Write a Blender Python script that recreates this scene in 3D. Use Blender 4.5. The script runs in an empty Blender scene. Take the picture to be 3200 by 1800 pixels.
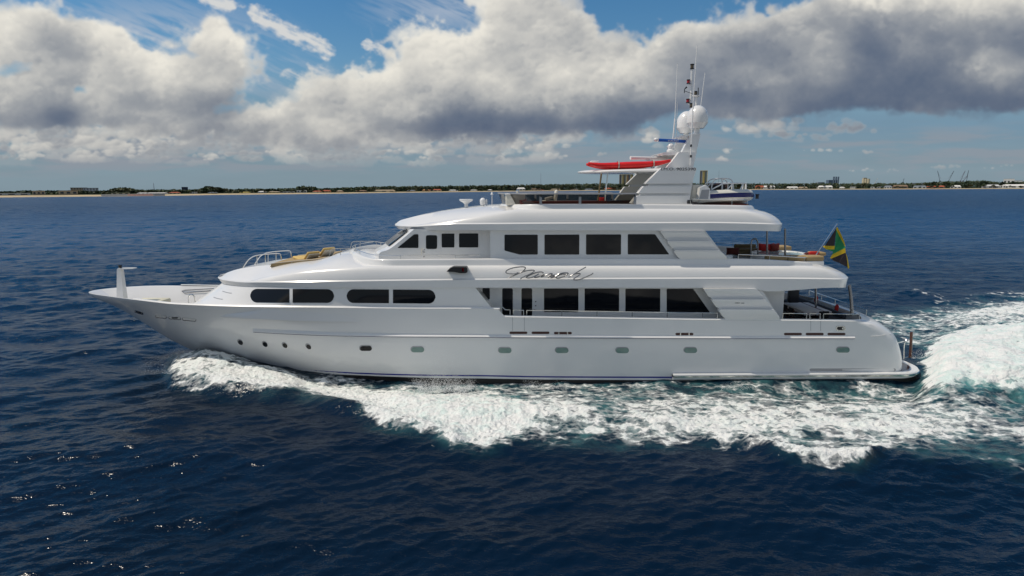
import bpy, bmesh, math, random
import numpy as np
from mathutils import Vector, Matrix

random.seed(7)
RNG = np.random.default_rng(11)
scene = bpy.context.scene
COL = scene.collection

# ------------------------------------------------------------------ camera
CAM_H = 9.56
YC = 33.1                                   # centreline of the yacht; bow to the left
PITCH = math.atan(308.5 / 1850.0)          # looking a little down on the yacht
ROLL = math.atan(17.0 / 3200.0)
FPX = 1850.0                               # focal length in pixels of the 3200 px photo
_r0 = Vector((1, 0, 0)); FWD = Vector((0, math.cos(PITCH), -math.sin(PITCH)))
_u0 = Vector((0, math.sin(PITCH), math.cos(PITCH)))
RGT = math.cos(ROLL) * _r0 - math.sin(ROLL) * _u0
UPV = math.cos(ROLL) * _u0 + math.sin(ROLL) * _r0
CAM = Vector((0, 0, CAM_H))
cam_data = bpy.data.cameras.new('camera')
cam = bpy.data.objects.new('camera', cam_data); COL.objects.link(cam)
M = Matrix((RGT, UPV, -FWD)).transposed().to_4x4(); M.translation = CAM
cam.matrix_world = M
cam_data.sensor_width = 36.0
cam_data.lens = 36.0 * FPX / 3200.0
cam_data.clip_start = 0.5
cam_data.clip_end = 30000.0
scene.camera = cam

def ray(px, py):
    return RGT * ((px - 1600) / FPX) + UPV * ((900 - py) / FPX) + FWD
def P(px, py, y):
    """the point of the plane Y = y that the photo shows at px, py"""
    d = ray(px, py); return CAM + d * (y / d.y)
def PZ(px, py, z):
    d = ray(px, py); return CAM + d * ((z - CAM_H) / d.z)
def topx(p):
    v = Vector(p) - CAM; f = v.dot(FWD)
    return 1600 + FPX * v.dot(RGT) / f, 900 - FPX * v.dot(UPV) / f

# ------------------------------------------------------------------ exposure
scene.view_settings.view_transform = 'Standard'
scene.view_settings.look = 'None'
scene.view_settings.exposure = 0.0
scene.view_settings.gamma = 1.0
scene.cycles.max_bounces = 6
scene.cycles.transparent_max_bounces = 12
scene.cycles.sample_clamp_indirect = 6.0
scene.cycles.use_denoising = True

# ------------------------------------------------------------------ sun
SUN_DIR = Vector((-0.52, -0.025, 0.85)).normalized()
sd = bpy.data.lights.new('sun', 'SUN'); sun = bpy.data.objects.new('sun', sd); COL.objects.link(sun)
sd.energy = 3.0; sd.angle = math.radians(0.5); sd.color = (1.0, 0.90, 0.76)
sun.rotation_euler = SUN_DIR.to_track_quat('Z', 'Y').to_euler()
SUN_EL = math.asin(SUN_DIR.z); SUN_AZ = math.atan2(SUN_DIR.x, SUN_DIR.y)

# ------------------------------------------------------------------ small numpy helpers
def srgb(r, g, b):
    f = lambda c: (c / 255 / 12.92) if c / 255 <= 0.04045 else ((c / 255 + 0.055) / 1.055) ** 2.4
    return (f(r), f(g), f(b))
def sstep(a, b, x):
    t = np.clip((x - a) / (b - a), 0, 1); return t * t * (3 - 2 * t)
def vnoise(x, y, seed):
    """smooth value noise on a 256 lattice"""
    g = np.random.default_rng(seed).random((256, 256)).astype(np.float32)
    xi = np.floor(x).astype(np.int64); yi = np.floor(y).astype(np.int64)
    fx = (x - xi).astype(np.float32); fy = (y - yi).astype(np.float32)
    fx = fx * fx * fx * (fx * (fx * 6 - 15) + 10); fy = fy * fy * fy * (fy * (fy * 6 - 15) + 10)
    xi &= 255; yi &= 255; x1 = (xi + 1) & 255; y1 = (yi + 1) & 255
    return (g[yi, xi] * (1 - fx) + g[yi, x1] * fx) * (1 - fy) + (g[y1, xi] * (1 - fx) + g[y1, x1] * fx) * fy
def fbm(x, y, seed, octs=5, lac=2.03, gain=0.5, billow=False):
    s = 0; a = 1; t = 0; c, sn = math.cos(0.6), math.sin(0.6)
    for k in range(octs):
        n = vnoise(x + 17.3 * k, y + 9.1 * k, seed + k)
        if billow: n = 1 - np.abs(2 * n - 1)
        s = s + a * n; t += a; a *= gain
        x, y = (c * x - sn * y) * lac, (sn * x + c * y) * lac
    return s / t
def poly_mask(poly, X, Y):
    """inside test of a polygon for arrays of points"""
    ins = np.zeros(X.shape, bool); n = len(poly)
    for i in range(n):
        x0, y0 = poly[i]; x1, y1 = poly[(i + 1) % n]
        if y0 == y1: continue
        c = ((Y >= min(y0, y1)) & (Y < max(y0, y1)))
        ins ^= c & (X < (x1 - x0) * (Y - y0) / (y1 - y0) + x0)
    return ins
def blur(a, r, axis=None):
    """three box blurs, close to a gaussian"""
    r = int(max(1, r))
    for ax in ((0, 1) if axis is None else (axis,)):
        for _ in range(3):
            p = np.concatenate([np.repeat(a.take([0], ax), r + 1, ax), a, np.repeat(a.take([-1], ax), r, ax)], ax)
            c = np.cumsum(p, ax)
            n = a.shape[ax]
            a = (c.take(range(2 * r + 1, 2 * r + 1 + n), ax) - c.take(range(0, n), ax)) / (2 * r + 1)
    return a
# ------------------------------------------------------------------ sky: a cloud map over azimuth and elevation
AZ0, AZ1, EL0, EL1 = -52.0, 52.0, -1.0, 25.0
CW, CH = 2048, 512
def cloud_map():
    az = np.radians(AZ0 + (AZ1 - AZ0) * (np.arange(CW) + 0.5) / CW)[None, :]
    el = np.radians(EL0 + (EL1 - EL0) * (np.arange(CH) + 0.5) / CH)[:, None]
    dx = np.sin(az) * np.cos(el); dy = np.cos(az) * np.cos(el); dz = np.sin(el) + 0 * az
    f = dx * FWD.x + dy * FWD.y + dz * FWD.z
    X = 1600 + FPX * (dx * RGT.x + dy * RGT.y + dz * RGT.z) / f
    Y = 900 - FPX * (dx * UPV.x + dy * UPV.y + dz * UPV.z) / f
    u = X / 100.0; v = Y / 100.0
    # slow warp so that no outline stays straight
    wx = (fbm(u * 1.1, v * 1.4, 3, 4) - 0.5); wy = (fbm(u * 1.1 + 40, v * 1.4, 9, 4) - 0.5)
    wx2 = (fbm(u * 4, v * 4.5, 23, 3) - 0.5); wy2 = (fbm(u * 4 + 40, v * 4.5, 29, 3) - 0.5)
    Xw = X + 70 * wx + 22 * wx2; Yw = Y + 40 * wy + 18 * wy2
    def ell(L):
        m = np.zeros(X.shape)
        for cx, cy, rx, ry, a in L:
            m = np.maximum(m, a * np.clip(1.25 - np.sqrt(((Xw - cx) / rx) ** 2 + ((Yw - cy) / ry) ** 2), 0, 1))
        return m
    left = [(-400, 0), (-300, 40), (0, 30), (150, 45), (260, 72), (330, 66), (400, 95), (450, 150), (520, 190), (560, 178), (600, 160), (612, 105), (630, 58), (665, 55), (700, 78), (745, 112), (765, 140), (735, 180), (745, 215), (720, 270), (705, 320), (760, 325), (800, 350), (880, 330), (930, 290), (900, 400), (700, 412), (600, 425), (450, 405), (250, 400), (0, 392), (-400, 400)]
    mid = [(760, 360), (800, 345), (860, 335), (900, 300), (940, 280), (1000, 245), (1080, 238), (1190, 232), (1215, 195), (1270, 175), (1262, 150), (1300, 112), (1380, 98), (1425, 112), (1480, 108), (1505, 70), (1515, 30), (1510, -60), (1740, -60), (1745, 0), (1775, 35), (1840, 60), (1870, 115), (1890, 122), (1965, 116), (1980, 135), (2012, 150), (2070, 130), (2150, 180), (2200, 330), (2100, 345), (2010, 380), (1950, 398), (1850, 405), (1600, 418), (1300, 428), (1100, 445), (900, 452), (760, 440)]
    right = [(2005, 150), (2060, 118), (2110, 85), (2175, 76), (2200, 92), (2300, 72), (2440, 42), (2480, 18), (2530, -10), (2640, -30), (2720, -20), (3500, -60), (3600, 330), (3200, 338), (3000, 348), (2900, 356), (2830, 352), (2780, 338), (2700, 330), (2600, 346), (2450, 368), (2300, 366), (2220, 362), (2150, 330), (2040, 340), (2000, 260)]
    k = CW / 3600.0                          # map pixels per photo pixel, about
    m = np.zeros(X.shape)
    for poly in (left, mid, right):
        m = np.maximum(m, poly_mask(poly, Xw, Yw).astype(float))
    soft = blur(m, 11 * k)
    bill = fbm(u * 1.5, v * 1.9, 51, 6, billow=True)
    bill2 = fbm(u * 4.6, v * 5.4, 77, 5, billow=True)
    d = soft + 0.55 * (bill - 0.6) + 0.30 * (bill2 - 0.6)
    a_cu = sstep(0.26, 0.72, d)
    # holes of blue inside the left bank
    hole = ell([(420, 60, 110, 26, .8), (560, 165, 60, 16, .9), (740, 330, 60, 14, .7), (250, 275, 26, 12, .8), (860, 300, 70, 22, .8), (30, 215, 40, 18, .7)])
    a_cu *= 1 - np.clip(hole, 0, 1)
    # smaller cumulus below the big banks
    low = [(x, y) for x, y in zip(RNG.uniform(-200, 1750, 150), RNG.uniform(400, 500, 150))]
    # high thin cloud: the slanting streak and veils
    def streak(x0, y0, x1, y1, w, a):
        L = math.hypot(x1 - x0, y1 - y0); tx, ty = (x1 - x0) / L, (y1 - y0) / L
        s = ((Xw - x0) * tx + (Yw - y0) * ty) / L; q = np.abs(-(Xw - x0) * ty + (Yw - y0) * tx)
        wv = w * (0.55 + 0.5 * np.sin(np.clip(s, 0, 1) * math.pi))
        return a * np.clip(1.3 - q / wv, 0, 1) * sstep(-0.06, 0.08, s) * sstep(1.05, 0.9, s)
    ang = -0.42; uu = u * math.cos(ang) - v * math.sin(ang); vv = u * math.sin(ang) + v * math.cos(ang)
    fib = fbm(uu * 0.55, vv * 4.5, 91, 5); fib2 = fbm(uu * 1.6, vv * 9, 97, 4)
    hi = np.maximum(streak(770, 22, 1040, 172, 30, 1.0), streak(600, -30, 750, 32, 34, .95))
    hi = np.maximum(hi, streak(1125, 132, 1250, 185, 13, .75)); hi = np.maximum(hi, streak(880, 235, 1060, 260, 20, .65))
    hi = np.maximum(hi, streak(950, 200, 1050, 240, 22, .5))
    a_hi = sstep(0.12, 0.95, hi * (0.35 + 1.1 * fib2) + 0.35 * (bill2 - 0.55) * (hi > 0))
    veil = np.maximum(np.clip(1.1 - np.hypot((X - 420) / 520, (Y - 120) / 150), 0, 1), .9 * np.clip(1.1 - np.hypot((X - 1400) / 300, (Y - 30) / 90), 0, 1))
    veil = np.maximum(veil, .75 * np.clip(1.2 - np.hypot((X - 850) / 200, (Y - 250) / 120), 0, 1))
    a_ve = 0.75 * veil * sstep(0.36, 0.72, fib * 0.75 + fib2 * 0.35)
    # haze veil low over the horizon
    # shading: light comes from above, so cloud stacked above a point darkens it
    dens = np.clip(a_cu, 0, 1) * (0.55 + 0.9 * sstep(0.3, 1.0, blur(m, 26 * k)))
    tau = np.zeros_like(dens); acc = np.zeros(CW)
    for r in range(CH - 1, -1, -1):          # row 0 is lowest, so walk down from the top
        acc = acc * (1 - 1 / (92 * k)) + dens[r] / (92 * k)
        tau[r] = acc
    tau = blur(tau, 9 * k, 1)
    lit = np.exp(-(0.46 + 0.56 * sstep(1900, 2500, X)) * tau) * 1.04
    # the banks' flat bases
    base = np.zeros_like(lit)
    for x0, x1, y, w, s in ((-300, 620, 378, 38, .34), (380, 760, 335, 46, .40), (1180, 2050, 392, 34, .50), (1900, 2150, 345, 45, .45), (2260, 3500, 322, 44, .62), (2650, 3500, 292, 46, .35), (540, 760, 395, 40, .35), (2500, 2750, 402, 24, .5), (1000, 1150, 350, 36, .18), (2280, 2480, 432, 18, .45)):
        base = np.maximum(base, s * sstep(x0 - 160, x0 + 120, Xw) * sstep(x1 + 140, x1 - 120, Xw) * np.exp(-((Yw - y) / w) ** 2))
    lit = np.clip(lit - base, 0.02, 1.1)
    # the banks are heaps of overlapping puffs, each rounded towards the light
    fn = fbm(u * 3.2, v * 3.6, 151, 5); fn2 = fbm(u * 9, v * 10, 161, 3)
    big = fbm(u * 0.55, v * 0.8, 171, 4)
    lit = np.clip(lit + 0.95 * (big - 0.52), 0.03, 1.1)
    rg = np.random.default_rng(5)
    def puffs(seeds, bri, al):
        for cx, cy, r, fl, gain in seeds:
            jx = int((math.degrees(math.atan((cx - 1600) / FPX)) - AZ0) / (AZ1 - AZ0) * CW)
            if jx < 0 or jx >= CW: continue
            jy = int(np.argmin(np.abs(Y[:, jx] - cy)))
            jx = int(np.argmin(np.abs(X[jy] - cx)))
            w = int(r * k * 1.5) + 3
            sl = (slice(max(0, jy - w), min(CH, jy + w + 1)), slice(max(0, jx - w), min(CW, jx + w + 1)))
            nx = (X[sl] - cx) / r; ny = (cy - Y[sl]) / (r * fl)
            q = np.sqrt(nx * nx + ny * ny) + 1.15 * (fn[sl] - 0.5) + 0.35 * (fn2[sl] - 0.5)
            a = sstep(1.08, 0.46, q) * sstep(-1.0, -0.35, ny + 0.5 * (fn2[sl] - 0.5))
            a = a * gain
            sh = np.clip(0.62 * ny - 0.30 * nx, -1, 1)
            c = 0.62 * lit[jy, jx] + 0.38 * lit[sl] + 0.23 * sh * (0.35 + lit[jy, jx]) + 0.12 * (fn[sl] - 0.5) + 0.10 * (fn2[sl] - 0.5)
            bri[sl] = c * a + bri[sl] * (1 - a)
            al[sl] = a + al[sl] * (1 - a)
    bri = lit + 0.25 * (fn - 0.5) + 0.15 * (bill - 0.6); al = a_cu.copy()
    seeds = []
    rows, cols = np.nonzero(m[::3, ::3] > 0.5)
    pick = rg.permutation(len(rows))[:1500]
    for i, q in enumerate(pick):
        jy, jx = rows[q] * 3, cols[q] * 3
        r = (95 * (1 - i / 1500.0) ** 1.6 + 14) * rg.uniform(.7, 1.3)
        if soft[jy, jx] < 0.85: r = min(r, 34)
        seeds.append((X[jy, jx], Y[jy, jx], r, rg.uniform(.62, .85), rg.uniform(.3, .7)))
    puffs(seeds, bri, al)
    bs = np.full(X.shape, 0.7); as_ = np.zeros(X.shape); keep = lit; lit = np.full(X.shape, 0.74) - 0.22 * (big < .47)
    sd_ = []
    for x, y in low:
        w = (1 - (y - 400) / 130) * rg.uniform(.6, 1.3)
        for _ in range(7):
            sd_.append((x + rg.normal() * 60 * w, y + rg.normal() * 8 * w, rg.uniform(9, 32) * w + 5, rg.uniform(.5, .75), rg.uniform(.35, .85)))
    for _ in range(190):
        x_ = rg.uniform(-250, 1750); y_ = rg.uniform(395, 510); sd_.insert(0, (x_, y_, rg.uniform(30, 70), rg.uniform(.28, .45), rg.uniform(.25, .6)))
    for cx_, cy_, n_, sx, sy, r_ in ((2410, 388, 22, 75, 14, 30), (2340, 402, 10, 40, 12, 22), (2640, 395, 18, 70, 14, 26), (2450, 425, 18, 110, 8, 18), (2030, 425, 16, 12, 22, 22), (2275, 470, 6, 9, 8, 13), (2255, 497, 8, 22, 6, 12), (1880, 481, 5, 9, 5, 10), (2705, 478, 5, 12, 4, 9), (2700, 531, 8, 24, 3, 8), (2800, 531, 6, 18, 3, 7), (2950, 522, 9, 22, 4, 10), (2985, 518, 5, 12, 4, 9), (3090, 525, 4, 14, 3, 6), (3150, 518, 5, 22, 3, 7), (2560, 470, 6, 60, 4, 8)):
        for _ in range(n_): sd_.append((cx_ + rg.normal() * sx * .7, cy_ + rg.normal() * sy * .6, r_ * rg.uniform(.5, 1.2), rg.uniform(.5, .75), rg.uniform(.25, .6)))
    lit = np.where((X > 2480) & (X < 2800) & (Y > 360) & (Y < 450), .30, lit); lit = np.where((X > 2280) & (X < 2480) & (Y > 412) & (Y < 450), .38, lit)
    puffs(sd_, bs, as_); lit_small = np.clip(bs, 0, 1.05); a_sm = as_; lit = keep
    soften = blur(bri, 2.2 * k)
    dark = sstep(0.35, 0.08, lit)                    # the shaded bases are smooth
    bri = bri * (1 - .75 * dark) + blur(bri, 16 * k) * .75 * dark
    lit = np.clip(0.7 * bri + 0.3 * soften, 0, 1.08)
    a_cu = np.clip(np.maximum(.94 * al, a_cu), 0, 1); a_cu = .45 * a_cu + .55 * blur(a_cu, 2.6 * k)
    a_cu = np.clip(a_cu * (1 - .9 * np.clip(hole, 0, 1)), 0, 1)
    lit_sm = lit_small
    hi_c = np.array(srgb(228, 224, 214)); lo_c = np.array(srgb(88, 101, 123)); mi_c = np.array(srgb(156, 159, 163))
    def tone(l):
        l = l[..., None]
        return np.where(l < 0.5, lo_c + (mi_c - lo_c) * (l / 0.5), mi_c + (hi_c - mi_c) * ((l - 0.5) / 0.5))
    rgb = np.zeros(X.shape + (3,)); A = np.zeros(X.shape)
    def over(c, a):
        nonlocal rgb, A
        a3 = a[..., None]
        rgb = c * a3 + rgb * (1 - a3); A = a + A * (1 - a)
    over(np.broadcast_to(np.array(srgb(178, 188, 202)), rgb.shape), np.clip(a_ve, 0, 1))
    over(np.broadcast_to(np.array(srgb(214, 214, 212)), rgb.shape), np.clip(a_hi, 0, 1) * .95)
    hz = 0.95 * sstep(170, 400, Y)
    gcol = np.array(srgb(112, 144, 168)) + (np.array(srgb(124, 146, 160)) - np.array(srgb(112, 144, 168))) * sstep(330, 540, Y)[..., None]
    over(gcol * (0.95 + 0.10 * fbm(u * .4, v * 3, 131, 4))[..., None], np.clip(hz, 0, .96))
    band = (0.72 + .25 * sstep(1500, 300, X)) * sstep(0.42, 0.7, fbm(u * .5, v * 4.2, 141, 5)) * sstep(360, 440, Y) * sstep(575, 500, Y)
    over(np.array(srgb(142, 150, 160)) + 0 * rgb, band)
    fade = sstep(560, 440, Y)                # far clouds sink into the haze
    over(tone(lit_sm), np.clip(a_sm, 0, 1) * (0.5 + 0.42 * fade))
    over(tone(lit), np.clip(a_cu, 0, 1) * 0.97)
    return rgb, A
_rgb, _a = cloud_map()
img = bpy.data.images.new('clouds', CW, CH, alpha=True, float_buffer=True, is_data=True)
buf = np.empty((CH, CW, 4), np.float32)
buf[..., :3] = _rgb / np.maximum(_a, 1e-4)[..., None]; buf[..., 3] = _a
img.alpha_mode = 'CHANNEL_PACKED'
img.pixels.foreach_set(buf.ravel()); img.update(); img.pack()
del _rgb, _a

world = bpy.data.worlds.new('World'); scene.world = world; world.use_nodes = True
nt = world.node_tree; nt.nodes.clear()
def wn(t, **kw):
    n = nt.nodes.new(t)
    for a, b in kw.items(): setattr(n, a, b)
    return n
def wmath(op, a, b=None):
    n = wn('ShaderNodeMath', operation=op)
    for i, q in enumerate((a, b)):
        if q is None: continue
        if isinstance(q, (int, float)): n.inputs[i].default_value = q
        else: nt.links.new(q, n.inputs[i])
    return n.outputs[0]
tc = wn('ShaderNodeTexCoord'); sp = wn('ShaderNodeSeparateXYZ'); nt.links.new(tc.outputs['Generated'], sp.inputs[0])
azn = wmath('ARCTAN2', sp.outputs[0], sp.outputs[1]); eln = wmath('ARCSINE', sp.outputs[2])
un = wmath('MULTIPLY_ADD', azn, 180 / math.pi / (AZ1 - AZ0)); un.node.inputs[2].default_value = -AZ0 / (AZ1 - AZ0)
vn = wmath('MULTIPLY_ADD', eln, 180 / math.pi / (EL1 - EL0)); vn.node.inputs[2].default_value = -EL0 / (EL1 - EL0)
cx = wn('ShaderNodeCombineXYZ'); nt.links.new(un, cx.inputs[0]); nt.links.new(vn, cx.inputs[1])
it = wn('ShaderNodeTexImage', image=img, extension='MIRROR', interpolation='Cubic'); nt.links.new(cx.outputs[0], it.inputs[0])
sky = wn('ShaderNodeTexSky', sky_type='NISHITA', sun_disc=False)
sky.sun_elevation = SUN_EL; sky.sun_rotation = SUN_AZ
sky.air_density = 1.3; sky.dust_density = 0.2; sky.ozone_density = 4.0; sky.altitude = 10
SKY_K = 0.10
REAR = 1.0
mul = wn('ShaderNodeMix', data_type='RGBA', blend_type='MULTIPLY'); mul.inputs[0].default_value = 1
nt.links.new(it.outputs['Color'], mul.inputs[6]); mul.inputs[7].default_value = (1 / SKY_K, 1 / SKY_K, 1 / SKY_K, 1)
hs = wn('ShaderNodeHueSaturation'); hs.inputs['Saturation'].default_value = 1.35; hs.inputs['Value'].default_value = 0.80
nt.links.new(sky.outputs[0], hs.inputs['Color'])
mx = wn('ShaderNodeMix', data_type='RGBA'); ov = wn('ShaderNodeMapRange', interpolation_type='SMOOTHSTEP'); nt.links.new(eln, ov.inputs[0])      # overhead the cloud is broken
for i, q in enumerate((math.radians(20), math.radians(34), 1.0, 0.35)): ov.inputs[i + 1].default_value = q
fr_ = wn('ShaderNodeMapRange', interpolation_type='SMOOTHSTEP'); nt.links.new(sp.outputs[1], fr_.inputs[0])
for i, q in enumerate((-0.3, 0.1, 1.0, 0.0)): fr_.inputs[i + 1].default_value = q
nt.links.new(wmath('MULTIPLY', it.outputs['Alpha'], wmath('MAXIMUM', ov.outputs[0], fr_.outputs[0])), mx.inputs[0])
nt.links.new(hs.outputs[0], mx.inputs[6]); nt.links.new(mul.outputs[2], mx.inputs[7])
rear = wn('ShaderNodeMapRange', interpolation_type='SMOOTHSTEP'); nt.links.new(sp.outputs[1], rear.inputs[0])   # level of the unseen sky behind the camera, set to light the hull
for i, q in enumerate((0.35, -0.35, 1.0, REAR)): rear.inputs[i + 1].default_value = q
rs = wn('ShaderNodeMapRange', interpolation_type='SMOOTHSTEP'); nt.links.new(sp.outputs[1], rs.inputs[0])
for i, q in enumerate((0.35, -0.25, 1.0, 0.6)): rs.inputs[i + 1].default_value = q
h2 = wn('ShaderNodeHueSaturation'); nt.links.new(mx.outputs[2], h2.inputs['Color']); nt.links.new(rs.outputs[0], h2.inputs['Saturation'])
vm = wn('ShaderNodeVectorMath', operation='SCALE'); nt.links.new(h2.outputs[0], vm.inputs[0]); nt.links.new(rear.outputs[0], vm.inputs['Scale'])
bg = wn('ShaderNodeBackground'); bg.inputs['Strength'].default_value = SKY_K; nt.links.new(vm.outputs[0], bg.inputs['Color'])
wo = wn('ShaderNodeOutputWorld'); nt.links.new(bg.outputs[0], wo.inputs['Surface'])
# ------------------------------------------------------------------ materials
MATS = {}
def mat(name, col, rough=0.5, metal=0.0, spec=0.5, vary=0.0, scale=3.0, bump=0.0, bscale=40.0, coat=0.0):
    """principled paint with a little procedural unevenness"""
    m = bpy.data.materials.new(name); m.use_nodes = True
    t = m.node_tree; b = t.nodes['Principled BSDF']
    b.inputs['Base Color'].default_value = (*col, 1); b.inputs['Roughness'].default_value = rough
    b.inputs['Metallic'].default_value = metal; b.inputs['Specular IOR Level'].default_value = spec
    b.inputs['Coat Weight'].default_value = coat; b.inputs['Coat Roughness'].default_value = 0.06
    g = t.nodes.new('ShaderNodeNewGeometry')
    if vary:
        n = t.nodes.new('ShaderNodeTexNoise'); n.inputs['Scale'].default_value = scale; n.inputs['Detail'].default_value = 5
        t.links.new(g.outputs['Position'], n.inputs['Vector'])
        r = t.nodes.new('ShaderNodeMapRange'); r.inputs[1].default_value = .3; r.inputs[2].default_value = .7
        r.inputs[3].default_value = 1 - vary; r.inputs[4].default_value = 1 + vary
        t.links.new(n.outputs[0], r.inputs[0])
        h = t.nodes.new('ShaderNodeHueSaturation'); h.inputs['Color'].default_value = (*col, 1)
        t.links.new(r.outputs[0], h.inputs['Value']); t.links.new(h.outputs[0], b.inputs['Base Color'])
        r2 = t.nodes.new('ShaderNodeMapRange'); r2.inputs[1].default_value = .3; r2.inputs[2].default_value = .7
        r2.inputs[3].default_value = rough * .85; r2.inputs[4].default_value = min(1, rough * 1.2)
        t.links.new(n.outputs[0], r2.inputs[0]); t.links.new(r2.outputs[0], b.inputs['Roughness'])
    if bump:
        n = t.nodes.new('ShaderNodeTexNoise'); n.inputs['Scale'].default_value = bscale; n.inputs['Detail'].default_value = 3
        t.links.new(g.outputs['Position'], n.inputs['Vector'])
        bn = t.nodes.new('ShaderNodeBump'); bn.inputs['Strength'].default_value = bump; bn.inputs['Distance'].default_value = 0.02
        t.links.new(n.outputs[0], bn.inputs['Height']); t.links.new(bn.outputs[0], b.inputs['Normal'])
    MATS[name] = m; return m
WHITE = mat('white_gelcoat', (.80, .80, .79), .22, vary=.012, scale=.6, coat=.5, bump=.035, bscale=.9)
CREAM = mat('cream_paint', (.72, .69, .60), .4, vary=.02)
GLASS = mat('dark_glass', (.004, .005, .007), .04, spec=.35)
PORT = mat('porthole_glass', (.15, .26, .23), .05, spec=.6, vary=.1)
STEEL = mat('polished_steel', (.72, .71, .68), .14, metal=1)
CHROME = mat('bright_chrome', (.85, .84, .80), .25, metal=.1)
STRIPE = mat('waterline_blue', (.012, .018, .26), .3)
LETTER = mat('letter_grey', (.10, .10, .11), .5)
RAILG = mat('brushed_rail', (.42, .41, .38), .5)
DSTEEL = mat('shaded_steel', (.30, .30, .31), .25, metal=1)
BLACK = mat('black_plastic', (.012, .012, .014), .35)
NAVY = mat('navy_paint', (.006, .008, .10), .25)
BOTTOM = mat('antifouling_black', (.012, .011, .012), .55, vary=.2, scale=2)
TEAK = mat('teak', (.20, .085, .04), .45, vary=.2, scale=9)
DTEAK = mat('varnished_mahogany', (.085, .028, .014), .2, vary=.15, scale=7, coat=.5)
RED = mat('red_plastic', (.72, .012, .012), .32, vary=.06, scale=3)
REDC = mat('red_fabric', (.42, .012, .010), .8, vary=.1)
TAN = mat('tan_canvas', (.36, .26, .13), .85, vary=.1)
OLIVE = mat('olive_canvas', (.14, .105, .05), .85, vary=.1)
YEL = mat('yellow_fabric', (.66, .46, .16), .8, vary=.08)
GREYF = mat('grey_weave', (.40, .38, .33), .8, vary=.15, scale=14)
SCUP = mat('scupper_red_brown', (.06, .018, .014), .5)
BLUEP = mat('bright_blue', (.005, .09, .42), .35)
DARKF = mat('dark_upholstery', (.012, .010, .012), .8)
WATERP = mat('pool_water', (.30, .42, .40), .1)
GREYM = mat('grey_trim', (.33, .34, .36), .35, metal=.3)
DRED = mat('maroon_carpet', (.10, .02, .016), .9)
LAMPRED = mat('red_lens', (.35, .005, .02), .15)
AMBER = mat('smoked_lens', (.10, .075, .045), .2)
CLOTH = mat('white_cloth', (.66, .62, .60), .85)

def glass_mat():
    m = bpy.data.materials.new('tinted_acrylic'); m.use_nodes = True; t = m.node_tree; t.nodes.clear()
    o = t.nodes.new('ShaderNodeOutputMaterial'); mx = t.nodes.new('ShaderNodeMixShader')
    tr = t.nodes.new('ShaderNodeBsdfTransparent'); tr.inputs[0].default_value = (.40, .38, .34, 1)
    gl = t.nodes.new('ShaderNodeBsdfGlossy'); gl.inputs['Roughness'].default_value = .03
    fr = t.nodes.new('ShaderNodeFresnel'); fr.inputs[0].default_value = 1.45
    t.links.new(fr.outputs[0], mx.inputs[0]); t.links.new(tr.outputs[0], mx.inputs[1]); t.links.new(gl.outputs[0], mx.inputs[2])
    t.links.new(mx.outputs[0], o.inputs[0]); return m
ACRYL = glass_mat()

# ------------------------------------------------------------------ objects
ORG = {}
def tag(o, label=None, cat=None, group=None, kind=None):
    if label: o['label'] = label
    if cat: o['category'] = cat
    if group: o['group'] = group
    if kind: o['kind'] = kind
    return o
def thing(name, loc, label, cat, group=None):
    o = bpy.data.objects.new(name, None); COL.objects.link(o); o.location = loc; o.empty_display_size = .3
    ORG[o.name] = Vector(loc); return tag(o, label, cat, group)
def mk(name, verts, faces, m, parent=None, smooth=True, angle=35, label=None):
    """one mesh object from world-space vertices; its origin goes to its parent's (or its own centre)"""
    V = [Vector(v) for v in verts]
    if parent is not None: org = ORG[parent.name]
    else:
        lo = Vector((min(v.x for v in V), min(v.y for v in V), min(v.z for v in V))); hi = Vector((max(v.x for v in V), max(v.y for v in V), max(v.z for v in V)))
        org = Vector(((lo.x + hi.x) / 2, (lo.y + hi.y) / 2, lo.z))
    me = bpy.data.meshes.new(name); me.from_pydata([v - org for v in V], [], faces)
    mats = m if isinstance(m, (list, tuple)) else [m]
    for q in mats: me.materials.append(q)
    bm = bmesh.new(); bm.from_mesh(me); bmesh.ops.remove_doubles(bm, verts=bm.verts, dist=1e-5)
    bmesh.ops.recalc_face_normals(bm, faces=bm.faces); bm.to_mesh(me); bm.free()
    if smooth:
        me.polygons.foreach_set('use_smooth', [True] * len(me.polygons)); me.set_sharp_from_angle(angle=math.radians(angle))
    o = bpy.data.objects.new(name, me); COL.objects.link(o)
    if parent is not None:
        o.parent = parent; ORG[o.name] = org
    else:
        o.location = org; ORG[o.name] = org
    if label: o['label'] = label
    return o
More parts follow.
